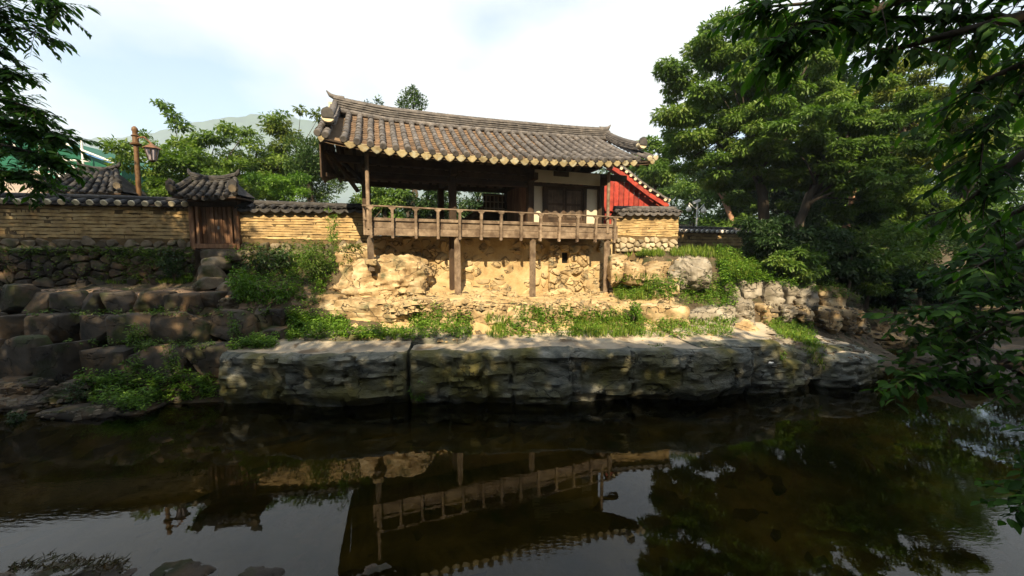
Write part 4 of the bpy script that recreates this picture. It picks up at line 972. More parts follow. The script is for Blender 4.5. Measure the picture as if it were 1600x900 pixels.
# posts carrying the balcony and its corner posts up to the eave
for (px, yb, v, wd, m, zt_) in ((579.5, 409, .12, .15, M_wood, 4.0), (715.5, 464, .12, .155, M_wood, 3.85), (707.0, 464, .5, .15, M_wooddark, 3.85), (832, 466, .12, .165, M_wood, 3.85), (947, 459, .12, .17, M_wood, 3.8)):
    u, z0 = on_v(px, yb, v); MB().tube([W(u + rr(-.01, .01), v, z0 - .25), W(u, v, (z0 + zt_) / 2), W(u, v, zt_)], [wd * .62, wd * .58, wd * .55], 4 if px != 706.5 else 8).build('support_post', m, pav)
    for q in range(1): MB().box(W(u, v, z0 - .02), wd * 2.0, wd * 2.0, .16, PU, PV, ZZ, ch=.03, jit=.02).build('post_footing', M_tan, pav)
for (px, y0, y1) in ((575.5, 322, 262), (951, 340, 268)):
    u, _ = on_v(px, 330, -.02); MB().tube([W(u, .02, 4.0), W(u, .02, 5.98)], .055, 8).build('corner_post', M_wood, pav, smooth=60)
# stone wall under the balcony
fw = root('foundation_wall', W(4, 1, 2.0), 'dry tan stone and clay wall with a dark smoke hole below the balcony', 'stone wall')
MB().box(W(4.2, 1.18, 2.85), 8.2, .5, 2.0, PU, PV, ZZ, ch=.02).build('clay_core', M_tanmortar, fw)
masonry(fw, W(.15, .99, 1.9), PU, -PV, 8.1, 1.9, .36, .20, M_tan, .10, 31, gap=.006, wild=True, keep=lambda x, y: not (5.65 < x < 7.05) and (RND.random() < .62 or x < 2.3))
HU, HZ = on_v(884, 403, .75)
hole = lambda x, y: (x + 5.72 - HU) ** 2 / .028 + (y + 1.9 - HZ) ** 2 / .045 < 1.25
for (a, b, z0, z1) in ((5.75, HU - .13, 1.8, 3.72), (HU + .13, 7.2, 1.8, 3.72), (HU - .13, HU + .13, 1.8, HZ - .18), (HU - .13, HU + .13, HZ + .18, 3.72)):
    MB().box(W((a + b) / 2, .95, (z0 + z1) / 2), b - a, .34, z1 - z0, PU, PV, ZZ, ch=.004).build('clay_pier', M_tanmortar, fw)
masonry(fw, W(5.72, .79, 1.9), PU, -PV, 1.5, 1.75, .34, .19, M_tan, .10, 37, gap=.005, wild=True, keep=lambda x, y: not hole(x, y) and RND.random() < .75)
MB().box(W(HU, .925, HZ), .27, .04, .37, PU, PV, ZZ, ch=.004).build('hole_back', M_holedark, fw)  # shallow panel, its black stands in for the shade of a deep hole
# heap of stones and clay at the foot of the wall
for i, (px, py, wpx, hpx, v) in enumerate([(660, 452, 34, 26, .5), (688, 470, 26, 16, .1), (676, 478, 30, 20, -.1), (735, 470, 40, 18, .35), (780, 466, 60, 22, .45), (830, 470, 46, 14, .3), (875, 462, 44, 20, .4), (905, 464, 36, 16, .35), (948, 466, 34, 16, .05), (925, 452, 24, 26, .6), (700, 484, 26, 16, -.2)]):
    u, z = on_v(px, py, v); sc_ = W(u, v, z).y / 600
    rock('boulder', W(u, v + .15, z - .02), (wpx * sc_, .5, hpx * sc_ * 1.25), 400 + i, M_tan, PA, None,
         ['tan stone leaning on the dry wall at the outcrop', 'flat tan stone left of the second post foot', 'lowest stone of the heap left of the second post', 'broken stone just right of the second post foot', 'long clay-covered stone between the second and third posts', 'thin flat stone at the foot of the third post', 'stone below the smoke hole, topped with clay', 'flat stone right below the smoke hole wall', 'squared footing stone at the last post', 'upright stone in the corner beside the last post', 'ochre stone at the bottom of the heap'][i], 'rock', 'loose stones at the foot of the dry wall', n=8, power=4, strata=.03)

# ------------------------------------------------------------------ gate, small tiled roof, lamps, buildings behind
def small_roof(parent, c, ex, half, dep, zr, ze, rows, m, seed, nj=4, up=.10, hip=.72, back=True):
    """tiled hip-and-gable roof: half = half eave length, dep = half depth, c = centre on plan"""
    nn = Vector((ex.y, -ex.x, 0)); r = random.Random(seed)
    def mk(sg):
        def S(u, s):
            k = hip + (1 - hip) * s
            return Vector((c.x, c.y, 0)) + ex * (u * k) * (1 if sg > 0 else -1) + nn * sg * dep * (.06 + .94 * s) + ZZ * (zr - (zr - ze) * (s + .2 * s * (1 - s)) + up * (abs(u) / half) ** 3 * s + .015 * noise.noise(Vector((u * 2, s * 2, seed))))
        return S
    us = [-half + 2 * half * i / (rows - 1) for i in range(rows)]
    roof_slope(parent, mk(1), us, nj, half / rows * .62, m, m, m, m, drip=.10, steps=6, wob=.015)
    S2 = mk(-1); mb = MB(); k = 9
    mb.add([S2(-half + 2 * half * i / (k - 1), j / 4) for j in range(5) for i in range(k)], [(j * k + i, j * k + i + 1, (j + 1) * k + i + 1, (j + 1) * k + i) for j in range(4) for i in range(k - 1)]); mb.build('back_slope', m, parent, fix=False)
    S1 = mk(1)
    for sg in (-1, 1):                                       # side slopes
        a = [S1(sg * half, j / 4) for j in range(5)]; b = [S2(-sg * half, j / 4) for j in range(5)]
        MB().add(a + b, [(j, j + 1, 6 + j, 5 + j) for j in range(4)]).build('side_slope', m, parent)
        p = [S1(sg * half, s) + ZZ * .03 + nn * .02 for s in np.linspace(0, .9, 6)]
        ridge_stack(parent, p, 2, .08, .14, m, m, r_top=.06, name='hip_course')
        e = p[-1]; MB().tube([e + nn * .02 + ZZ * .10, e + nn * .12 + ZZ * .08], [.12, .115], 9).build('hip_end', M_wallstone, parent, smooth=50)
        f = [e + nn * .1 + ex * x + ZZ * (.15 + y) for x, y in ((-.11, 0), (-.12, .12), (0, .22), (.12, .12), (.11, 0))]
        MB().add(f + [q - nn * .06 for q in f], [tuple(range(5)), tuple(range(5, 10))] + [(i, (i + 1) % 5, 5 + (i + 1) % 5, 5 + i) for i in range(5)]).build('ridge_end_tile', m, parent)
    pr = [Vector((c.x, c.y, 0)) + ex * x + ZZ * (zr - .02 + .10 * (abs(x) / (half * hip)) ** 3) for x in np.linspace(-half * hip, half * hip, 9)]
    ridge_stack(parent, pr, 3, .16, .18, m, m, r_top=.06)
    for sg in (-1, 1):
        q = pr[0 if sg < 0 else -1]; MB().tube([q + ZZ * .16, q + ex * sg * .06 + ZZ * .22, q + ex * sg * .10 + ZZ * .33], [.07, .06, .02], 7).build('ridge_tip', m, parent)
    # soffit
    q = [S1(-half, 1) - ZZ * .07, S1(half, 1) - ZZ * .07, S2(-half, 1) - ZZ * .07, S2(half, 1) - ZZ * .07]
    MB().add(q + [Vector((p.x, p.y, p.z - .05)) for p in q], [(0, 1, 2, 3), (4, 5, 6, 7), (0, 1, 5, 4), (1, 2, 6, 5), (2, 3, 7, 6), (3, 0, 4, 7)]).build('soffit', M_wooddark, parent)
gex = (G1 - G0); gex.z = 0; gw = gex.length; gex.normalize(); gn = Vector((gex.y, -gex.x, 0)); gc = (G0 + G1) / 2
gz0, gz1 = at(335, 389, DB).z, at(335, 318, DB).z
gate = root('wooden_gate', (gc.x, gc.y, gz0), 'closed brown plank gate with its own small tiled roof, set in the earthen wall', 'gate')
def gp(x, y, z): return Vector((gc.x, gc.y, 0)) + gex * x + gn * y + ZZ * z
for sg in (-1, 1):
    MB().box(gp(sg * (gw / 2 - .07), -.02, (gz0 + gz1) / 2 + .1), .15, .22, gz1 - gz0 + .3, gex, gn, ZZ, ch=.012).build('gate_post', M_door, gate)
    MB().box(gp(sg * (gw / 2 - .25), -.0, (gz0 + gz1) / 2 + .05), .09, .16, gz1 - gz0 + .1, gex, gn, ZZ).build('jamb', M_door, gate)
MB().box(gp(0, -.0, gz0 + .09), gw - .2, .24, .15, gex, gn, ZZ).build('threshold', M_door, gate)
MB().box(gp(0, -.0, gz1 - .02), gw, .2, .16, gex, gn, ZZ).build('lintel', M_wooddark, gate)
dw = gw - .62
gdoor = MB().box(gp(0, -.13, (gz0 + gz1) / 2), gw - .2, .04, gz1 - gz0, gex, gn, ZZ).build('door', M_wooddark, gate)
for i in range(7):
    wd_ = dw / 7; MB().box(gp(-dw / 2 + wd_ * (i + .5), -.06 + rr(-.008, .008), (gz0 + gz1) / 2 + .06), wd_ - .012, .04, gz1 - gz0 - .24, gex, gn, ZZ, ch=.005).build('plank', M_door, gdoor)
MB().box(gp(.06, -.03, 4.15), .05, .03, .10, gex, gn, ZZ).build('latch', M_steel, gdoor)
small_roof(gate, Vector((at(336, 300, DB - .15).x, DB - .15, 0)), gex, .92, .48, at(335, 284, DB).z - .05, at(335, 309, DB - .5).z, 8, M_tiledark, 3)
hut = root('tiled_hut', at(158, 305, 14.2), 'small hut with a dark tiled roof peeping over the shaded wall, beside the lamp post', 'hut')
hc = at(158, 290, 14.2); small_roof(hut, hc, Vector((.985, .17, 0)).normalized(), 1.12, .75, at(158, 270, 14.2).z, at(158, 300, 13.2).z, 9, M_tiledark, 8, hip=.5)
MB().box((hc.x, hc.y, 4.3), 1.9, 1.5, 1.9, ch=.02).build('wall', M_mud, hut)
# wooden street lamp with a hanging lantern
LD = 14.5; lb = at(219.5, 330, LD)
lamp = root('street_lamp', (lb.x, lb.y, 3.6), 'brown wooden lamp post with one hanging lantern, behind the shaded wall', 'street lamp')
lt = at(212.5, 226, LD)
MB().tube([(lb.x, lb.y, 3.5), (lb.x, lb.y, 5.5), (lt.x, lb.y, lt.z)], [.085, .08, .075], 10).build('pole', M_lampwood, lamp, smooth=60)
MB().lathe((lt.x, lb.y, lt.z - .05), [(.08, 0), (.16, .04), (.17, .09), (.10, .12), (.09, .32), (.13, .36), (.08, .40), (.075, .50), (.10, .56), (.085, .64), (.03, .70)]).build('finial', M_lampwood, lamp, smooth=40)
c0 = Vector((lt.x, lb.y, lt.z + .12)); lp = at(236.5, 225, LD)
MB().tube([c0, c0 + Vector((.12, 0, .13)), c0 + Vector((.32, 0, .15)), Vector((lp.x - .03, lb.y, lp.z + .05)), Vector((lp.x, lb.y, lp.z + .0))], [.035, .03, .03, .03, .03], 7).build('arm', M_lampmetal, lamp, smooth=60)
lz = lp.z
MB().lathe((lp.x, lb.y, lz - .17), [(.28, 0), (.26, .03), (.16, .10), (.06, .16), (.03, .2)], 6).build('lantern_roof', M_lampmetal, lamp)
gl_ = MB().lathe((lp.x, lb.y, lz - .60), [(.09, 0), (.12, .02), (.20, .40), (.21, .43)], 6).build('lantern_glass', M_lampglass, lamp)
for k in range(6):
    a_ = 2 * math.pi * k / 6; MB().tube([(lp.x + .125 * math.cos(a_), lb.y + .125 * math.sin(a_), lz - .58), (lp.x + .21 * math.cos(a_), lb.y + .21 * math.sin(a_), lz - .17)], .014, 5).build('lantern_bar', M_wooddark, gl_)
MB().lathe((lp.x, lb.y, lz - .66), [(.03, 0), (.09, .04), (.10, .07)], 6).build('lantern_base', M_wooddark, gl_)
# globe lamp with a camera
GD = 24; gb = at(1088, 356, GD); gt = at(1088, 318, GD); px1 = GD / 600
gl2 = root('street_lamp', (gb.x, gb.y, 3.7), 'thin pale lamp pole with two globe lamps and a white camera, beyond the far wall', 'street lamp')
MB().tube([(gb.x, gb.y, 3.5), (gb.x, gb.y, gt.z)], .05, 8).build('pole', M_pole, gl2)
for sg, yy in ((-1, 326), (1, 328)):
    g = at(1088 + sg * 11.5, yy, GD)
    MB().tube([(gb.x, gb.y, g.z - .05), (g.x * .5 + gb.x * .5, gb.y, g.z + .12), (g.x, gb.y, g.z + .35), (g.x, gb.y, g.z + .12)], .03, 6).build('arm', M_pole, gl2)
    MB().lathe((g.x, gb.y, g.z - .20), [(.03, 0), (.13, .04), (.17, .14), (.14, .25), (.07, .33), (.05, .40)], 12).build('globe', M_globe, gl2, smooth=60)
MB().box((gb.x - .05, gb.y, gt.z + .12), .42, .18, .17, Vector((.92, 0, .38)), Vector((0, 1, 0)), Vector((-.38, 0, .92))).build('camera_housing', M_white, gl2)
# green tarpaulin building
TD = 24
tb = root('tarpaulin_shed', at(120, 310, TD), 'shed wrapped in dark green tarpaulin with pipe scaffolding and blue sheets on its roof', 'shed')
q = [(-60, 300), (-60, 232), (60, 210), (190, 258), (190, 310)]
f = [at(x, y, TD) for x, y in q]; bk = [p + Vector((0, 6, 0)) for p in f]
MB().add(f + bk, [tuple(range(5)), tuple(range(5, 10))] + [(i, (i + 1) % 5, 5 + (i + 1) % 5, 5 + i) for i in range(5)]).build('tarpaulin', M_green, tb)
MB().beam(at(62, 212, TD + .3), at(200, 263, TD + .3), .9, .05).build('blue_roof_sheet', M_blue, tb); MB().beam(at(58, 211, TD + .3), at(-60, 234, TD + .3), .9, .05).build('blue_roof_sheet', M_blue, tb)
for (x0, y0, x1, y1) in ((62, 195, 62, 300), (127, 215, 131, 268), (30, 246, 140, 252), (60, 215, 120, 266), (20, 225, 100, 280), (70, 272, 125, 272), (60, 208, 196, 261)):
    MB().tube([at(x0, y0, TD - .55), at(x1, y1, TD - .55)], .055, 7).build('scaffold_pole', M_pole, tb)
gr = root('pale_roofed_house', at(70, 310, 19), 'low house with a pale worn roof between the green shed and the wall', 'house')
a, b, c, d = at(-40, 280, 19), at(56, 266, 19), at(108, 300, 18), at(-50, 304, 18)
MB().add([a, b, c, d] + [p - ZZ * .12 for p in (a, b, c, d)], [(0, 1, 2, 3), (4, 5, 6, 7), (0, 1, 5, 4), (1, 2, 6, 5), (2, 3, 7, 6), (3, 0, 4, 7)]).build('roof', M_pink, gr)
MB().box((at(30, 300, 20).x, 20.3, 4.8), 3.5, 2.2, 2.6, ch=.02).build('wall', M_plaster, gr)
# red hall behind the right wall
RD = 17.5
rh = root('red_hall', at(990, 335, RD), 'hall with vermilion boarded gable and tiled roof edge, behind the short bright wall', 'building')
apx = [(905, 262), (960, 260), (975, 268), (990, 280), (1010, 298), (1042, 322)]
def rz_at(px): return float(np.interp(px, [905, 970, 990, 1015, 1043], [275, 277, 291, 307, 322]))
for i in range(18):
    p0, p1 = 905 + 7.8 * i, 905 + 7.8 * (i + 1); pm = (p0 + p1) / 2
    if pm > 1036: break
    a, b = at(pm, rz_at(pm) + 2, RD), at(pm, 330, RD)
    MB().box((a.x, RD, (a.z + b.z) / 2), 7.8 * RD / 600 - .022, .05, a.z - b.z, ch=.006).build('gable_board', M_red, rh)
MB().box((at(965, 330, RD).x, RD + 2.6, 4.6), 3.6, 5, 2.4, ch=.02).build('wall', M_red, rh)
edge = [at(px, y, RD - .35) for px, y in ((958, 259), (978, 272), (995, 286), (1015, 301), (1044, 319))]
for a, b in zip(edge, edge[1:]): MB().beam(a - ZZ * .10, b - ZZ * .10, .08, .18).build('barge_board', M_red, rh)
def S_e(u, s): 
    L_ = np.linspace(0, 1, 5); q = Vector((np.interp(s, L_, [p.x for p in edge]), np.interp(s, L_, [p.y for p in edge]), np.interp(s, L_, [p.z for p in edge]))); return q + Vector((0, u, .12))
roof_slope(rh, S_e, [0, .3, .6, .9, 1.2], 9, .10, M_tile, M_tile, None, M_mortar, steps=9)
for i in range(10):
    p = S_e(-.02, (i + .5) / 10); MB().tube([p + Vector((0, -.08, -.04)), p + Vector((0, .3, -.04))], [.065, .065], 8).build('tile_end', M_mortar, rh)

# ------------------------------------------------------------------ trees behind the walls
TB = 'trees behind the earthen walls'
def tr(px, py, d): return tuple(at(px, py, d))
def tree_px(name, px, py_top, py_bot, d, rx_px, nclus, n, ln, seed, m, label, group=TB, base_px=None, base_z=3.6, ry=None, **kw):
    c = at(px, (py_top + py_bot) / 2, d); rz_ = (at(px, py_top, d).z - at(px, py_bot, d).z) / 2; rx = rx_px * d / 600
    bx = at(base_px or px, 400, d).x
    return tree(name, (bx, d, base_z), tuple(c), (rx, ry or rx * .9, rz_), nclus, n, ln, seed, m, label, group, **kw)
tree_px('broadleaf_tree', 300, 215, 320, 17.5, 105, 46, 15000, .20, 1, LF_light, 'light green bushy tree behind the wall, just right of the lamp post', extra=[(*tr(270, 180, 17.5), .35), (*tr(258, 165, 17.5), .28), (*tr(280, 195, 17.5), .45), (*tr(246, 160, 17.5), .18), (*tr(355, 200, 17.5), .4), (*tr(385, 205, 17.5), .3), (*tr(340, 215, 17.5), .5), (*tr(225, 210, 17.5), .25), (*tr(205, 240, 17.5), .5)], rc=(.14, .26))
tree_px('broadleaf_tree', 402, 200, 322, 20, 70, 30, 8000, .2, 2, LF_light, 'pale leafy tree left of the dark cypress, under the hill', rc=(.2, .34), extra=[(*tr(425, 185, 20), .5), (*tr(440, 178, 20), .35)])
tree_px('broadleaf_tree', 462, 178, 310, 21, 52, 26, 7000, .22, 3, LF_yel, 'tall sunlit tree close to the left end of the pavilion roof', rc=(.2, .34), extra=[(*tr(470, 172, 21), .3), (*tr(500, 180, 21), .5), (*tr(440, 190, 21), .4)], var_shift=-.15)
tree_px('cypress_tree', 482, 205, 330, 17.5, 40, 30, 12000, .12, 4, LF_con, 'dense green cypress right beside the pavilion roof', flat=1.1, droop=-.5, rc=(.22, .34))
tree_px('shrub', 440, 262, 325, 15.5, 45, 18, 6000, .12, 5, LF_weed, 'bright green rounded shrub right behind the dappled wall', rc=(.25, .4), trunk_r=.06, cat='shrub')
tree_px('shrub', 370, 268, 322, 15.5, 60, 18, 6000, .13, 6, LF_light, 'low leafy shrub behind the tiled roof of the wooden gate', rc=(.25, .4), trunk_r=.06, cat='shrub')
tree_px('shrub', 260, 268, 318, 15.6, 60, 18, 6000, .13, 7, LF_light, 'leafy shrub between the lamp post and the wooden gate roof', rc=(.25, .4), trunk_r=.06, cat='shrub')
tree_px('cypress_tree', 645, 186, 300, 24, 24, 26, 9000, .16, 8, LF_con, 'pointed conifer whose tip shows above the pavilion ridge', flat=1.2, droop=-.5, rc=(.2, .32), extra=[(*tr(645, 142, 24), .22), (*tr(646, 150, 24), .4), (*tr(642, 160, 24), .7), (*tr(655, 162, 24), .5), (*tr(630, 164, 24), .4)])
tree_px('cypress_tree', 588, 160, 300, 24, 22, 18, 5000, .16, 9, LF_con, 'smaller conifer just showing above the left part of the ridge', flat=1.2, droop=-.5, rc=(.2, .3), extra=[(*tr(592, 156, 24), .18), (*tr(592, 164, 24), .3), (*tr(575, 163, 24), .2)])
for i, (px, lab) in enumerate([(600, 'dark leafy tree seen through the left bay of the open pavilion'), (670, 'dark leafy tree seen through the middle of the open pavilion'), (745, 'leafy tree seen through the open pavilion next to the room')]):
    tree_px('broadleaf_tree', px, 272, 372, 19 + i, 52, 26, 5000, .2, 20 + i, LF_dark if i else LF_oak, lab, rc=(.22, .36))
tree_px('broadleaf_tree', 1022, 205, 330, 27, 46, 24, 7000, .3, 12, LF_oak, 'distant tree just right of the pavilion eave, behind the red hall', rc=(.2, .34))
tree_px('broadleaf_tree', 1085, 240, 380, 33, 60, 30, 9000, .3, 13, LF_oak, 'bluish distant tree behind the two globe lamps', rc=(.2, .32), var_shift=-.1)

# ------------------------------------------------------------------ the trees on the right bank
TR = 'trees on the right bank'
tree_px('oak_tree', 1180, 20, 330, 16.5, 150, 230, 95000, .20, 31, LF_oak, 'biggest sunlit oak on the right bank, its crown reaching the top of the photo', TR, base_px=1200, base_z=3.3, trunk_r=.26, nl=30, rc=(.07, .13), shell=.36, aspect=.34, droop=.5, flat=.42,
        extra=[(*tr(1052, 110, 16), .7), (*tr(1040, 100, 16), .4), (*tr(1052, 180, 16), .8), (*tr(1100, 75, 16), .8), (*tr(1112, 42, 16), .5), (*tr(1130, 90, 16), 1.0), (*tr(1085, 215, 16), .8)])
tree_px('oak_tree', 1330, 130, 345, 15.5, 120, 150, 55000, .19, 32, LF_oak, 'oak leaning over the stream with a low spreading crown, right of the biggest oak', TR, base_px=1222, base_z=3.2, trunk_r=.20, nl=22, rc=(.09, .16), shell=.38, aspect=.34, droop=.5, flat=.42)
tree_px('oak_tree', 1440, 70, 300, 18, 110, 120, 34000, .20, 33, LF_yel, 'yellow-green tree high behind the leaning oak', TR, base_px=1330, base_z=3.4, trunk_r=.2, nl=14, rc=(.09, .16), shell=.4, aspect=.34, droop=.5, flat=.42)
tree_px('oak_tree', 1270, 25, 200, 21, 120, 50, 18000, .28, 34, LF_oak, 'dark oak crown filling the sky behind the biggest oak', TR, base_px=1245, base_z=3.3, trunk_r=.22, nl=14, rc=(.16, .26), shell=.4, aspect=.36, var_shift=-.15)
tree_px('oak_tree', 1560, 60, 330, 23, 130, 50, 18000, .3, 35, LF_oak, 'oak farthest to the right beyond the upper stream', TR, base_px=1500, base_z=3.6, trunk_r=.25, nl=12, rc=(.16, .26), shell=.4, var_shift=-.1)
for i, (px, top, bot, d, rx, lab) in enumerate([(1150, 230, 395, 27, 60, 'dim oak filling the gap behind the far low wall'), (1240, 240, 400, 25, 60, 'dim oak seen between the trunks of the biggest oak and the leaning oak'), (1330, 230, 400, 26, 65, 'dim oak behind the red-barked pine'), (1430, 230, 420, 27, 70, 'dim oak behind the yellow-green tree'), (1520, 210, 440, 28, 75, 'dim oak at the far right behind the bend of the stream')]):
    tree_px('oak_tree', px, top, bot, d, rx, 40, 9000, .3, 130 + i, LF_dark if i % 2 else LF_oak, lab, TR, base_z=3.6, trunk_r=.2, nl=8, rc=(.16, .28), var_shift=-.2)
tree_px('pine_tree', 1135, 200, 330, 26, 55, 26, 9000, .2, 36, LF_con, 'pine with a pale trunk behind the far low wall', TR, base_px=1143, base_z=3.7, bark=M_pine, trunk_r=.24, rc=(.2, .34))
tree_px('pine_tree', 1330, 130, 260, 24, 60, 26, 9000, .2, 37, LF_con, 'red-barked pine standing among the oaks above the upper terrace', TR, base_px=1322, base_z=3.6, bark=M_pine, trunk_r=.26, rc=(.2, .34))
tree_px('pine_tree', 1410, 150, 290, 26, 55, 26, 9000, .2, 38, LF_con, 'second red-barked pine, right of the other among the oaks', TR, base_px=1408, base_z=3.6, bark=M_pine, trunk_r=.24, rc=(.2, .34))
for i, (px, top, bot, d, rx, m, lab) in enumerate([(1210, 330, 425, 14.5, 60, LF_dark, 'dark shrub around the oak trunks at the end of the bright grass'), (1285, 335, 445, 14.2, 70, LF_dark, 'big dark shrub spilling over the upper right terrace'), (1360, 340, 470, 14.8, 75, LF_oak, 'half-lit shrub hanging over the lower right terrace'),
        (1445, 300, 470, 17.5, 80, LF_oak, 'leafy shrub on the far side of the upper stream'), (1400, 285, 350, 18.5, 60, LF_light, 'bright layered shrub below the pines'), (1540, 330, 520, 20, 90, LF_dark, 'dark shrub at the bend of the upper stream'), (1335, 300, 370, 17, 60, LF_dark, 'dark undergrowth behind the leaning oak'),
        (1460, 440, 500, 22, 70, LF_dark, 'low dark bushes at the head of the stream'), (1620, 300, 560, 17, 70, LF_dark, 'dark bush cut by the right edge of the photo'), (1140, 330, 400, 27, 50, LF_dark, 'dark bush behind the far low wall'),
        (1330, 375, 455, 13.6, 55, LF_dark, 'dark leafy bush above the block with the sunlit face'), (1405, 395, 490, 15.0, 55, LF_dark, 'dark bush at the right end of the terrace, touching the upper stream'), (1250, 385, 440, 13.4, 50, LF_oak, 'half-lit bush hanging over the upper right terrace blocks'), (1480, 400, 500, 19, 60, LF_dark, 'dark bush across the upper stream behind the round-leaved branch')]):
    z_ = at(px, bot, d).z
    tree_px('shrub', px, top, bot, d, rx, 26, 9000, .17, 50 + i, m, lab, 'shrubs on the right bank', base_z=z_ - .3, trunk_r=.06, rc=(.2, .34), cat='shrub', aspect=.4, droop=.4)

# a far wood closes the gaps between the trunks
fwd = []
q_ = random.Random(5)
for i in range(110):
    x = -55 + 115 * i / 109 + q_.uniform(-2, 2); y = 48 + q_.uniform(-6, 10) + (10 if x < 8 else 0); hh = q_.uniform(4.5, 7) if x < 10 else q_.uniform(8, 13)
    for k in range(5): fwd.append((x + q_.uniform(-2, 2), y + q_.uniform(-2, 2), 4 + hh * (k + .5) / 5, q_.uniform(1.6, 2.8)))
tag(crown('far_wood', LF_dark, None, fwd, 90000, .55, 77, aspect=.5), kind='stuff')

# ------------------------------------------------------------------ trees of the near bank: crowns above and behind the camera throw the shade
NB = 'trees on the near bank'
def shade_tree(base, seed, label, x0, x1, y, top, z0=3.0, step=1.0, holes=.0, n=None):
    q = random.Random(seed); t = root('shade_tree', base, label, 'tree', NB); cl = []
    x = x0
    while x <= x1:
        zt = top(x); z = z0
        while z < zt - .25:
            if q.random() > holes or z < zt - 5: cl.append((x + q.uniform(-.3, .3), y + q.uniform(-.8, .8), z, q.uniform(.95, 1.25)))
            z += step * .8
        cl.append((x, y + q.uniform(-.5, .5), zt - .45, .85)); x += step
    mb = MB(); limbs(mb, base, ((x0 + x1) / 2, y, top((x0 + x1) / 2) - 2), .3, cl, 14, seed); mb.build('trunk', M_bark, t, smooth=60)
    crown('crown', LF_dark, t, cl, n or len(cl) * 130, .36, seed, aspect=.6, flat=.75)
    return t
shade_tree((1.5, -6.5, 2), 61, 'low wide tree on the near bank behind the viewpoint', -6.0, 9.0, -5, lambda x: 11.5 + .35 * math.sin(x * 1.7) + (.5 if x < -4 else 0), holes=.0, n=26000)
shade_tree((-12, -6, 2), 62, 'tall dense tree on the near bank left of the viewpoint', -22, -6.6, -5, lambda x: 17.9 + .5 * math.sin(x * 1.3) if x < -9.2 else 15.0 + .5 * math.sin(x * 2), holes=.34)
shade_tree((14.5, -5, 2), 63, 'tall dense tree on the near bank right of the viewpoint', 8.8, 26, -5, lambda x: (14.0 if x < 9.8 else 21.2) + .6 * math.sin(x * 1.5), holes=.12)

# ------------------------------------------------------------------ foliage hanging into the photo close to the camera
def hanging(name, label, cat, base, boughs, seed, ln, lw, singles, m, per=26, spread=.28, droop=.5, group=None, twig=.34, twigs=7, limb_r=.05):
    """boughs: polylines of points; twigs grow from them and carry alternate leaves"""
    q = np.random.default_rng(seed); r = random.Random(seed)
    t = root(name, base, label, cat, group); P = []; D = []; Nn = []; mbb = MB(); pri = []
    for pts, dens, sgl in boughs:
        pts = [Vector(p) for p in pts]; k = len(pts)
        mbb.tube(pts, [limb_r * (1 - .85 * i / (k - 1)) for i in range(k)], 6)
        tot = sum((b - a).length for a, b in zip(pts, pts[1:])); nt_ = max(2, int(tot * dens * twigs))
        for _ in range(nt_):
            f = r.random() ** .8 * (k - 1); i = min(k - 2, int(f)); p = pts[i].lerp(pts[i + 1], f - i); d = (pts[i + 1] - pts[i]).normalized()
            td = (d * .5 + Vector((r.gauss(0, 1), r.gauss(0, 1), r.gauss(0, .7) - droop * .6)) * .6).normalized(); tl = twig * r.uniform(.4, 1.2)
            e = p + td * tl + Vector((0, 0, -droop * .18 * tl)); mbb.tube([p, p.lerp(e, .5) + Vector((0, 0, .02)), e], [limb_r * .13, limb_r * .09, limb_r * .04], 4, cap=False)
            nl = max(3, int(tl / twig * per * .35))
            side = td.cross(ZZ).normalized()
            for j in range(nl):
                s = (j + .6) / nl; b = p.lerp(e, s); sg = 1 if j % 2 else -1
                ld = (td * .55 + side * sg * .8 + Vector((r.gauss(0, .25), r.gauss(0, .25), -droop * r.uniform(.2, 1.0)))).normalized()
                P.append(b); D.append(ld); Nn.append(Vector((r.gauss(0, .35), r.gauss(0, .35) - .15, 1)).normalized()); pri.append(sgl)
    mbb.build('branch', M_bark, t, smooth=60)
    P, D, Nn = np.array(P), np.array(D), np.array(Nn); n_ = len(P); pri = np.array(pri)
    order = np.argsort(-(pri + q.random(n_) * .5)); one = order[:singles]; rest = order[singles:]
    l_ = ln * q.uniform(.6, 1.25, n_)
    def mk(idx, nm, fine):
        V, Fc, k = leaves(P[idx], D[idx], Nn[idx], l_[idx], l_[idx] * lw, q, fine)
        return leaf_obj(nm, m, t, V, Fc, np.repeat(q.random(len(idx)), k))
    for i in one: mk(np.array([i]), 'leaf', True)
    if len(rest): tag(mk(rest, 'foliage', True), kind='stuff')
    return t
RT = [([at(1680, 60, 3.3), at(1560, 28, 3.3), at(1440, 30, 3.3), at(1320, 28, 3.3), at(1230, 38, 3.3)], 3.2, 0), ([at(1680, -40, 3.2), at(1500, -20, 3.2), at(1330, 0, 3.3), at(1180, 12, 3.4)], 3.4, 0), ([at(1620, 20, 3.1), at(1460, 60, 3.2), at(1380, 84, 3.3)], 2.6, 0), ([at(1640, -20, 3.3), at(1420, -5, 3.2), at(1240, 60, 3.3), at(1205, 80, 3.35)], 2.6, 0),
      ([at(1690, 100, 3.4), at(1600, 140, 3.4), at(1540, 200, 3.4), at(1530, 260, 3.4)], 3.4, 0), ([at(1700, 180, 3.3), at(1600, 240, 3.3), at(1530, 300, 3.4), at(1490, 330, 3.5)], 2.6, 0), ([at(1700, 60, 3.2), at(1620, 90, 3.2), at(1530, 130, 3.3), at(1480, 180, 3.4)], 3.0, 0), ([at(1690, 250, 3.4), at(1610, 320, 3.4), at(1550, 350, 3.5)], 2.4, 0),
      ([at(1690, 330, 3.6), at(1580, 390, 3.6), at(1520, 420, 3.6)], 2.4, .6)]
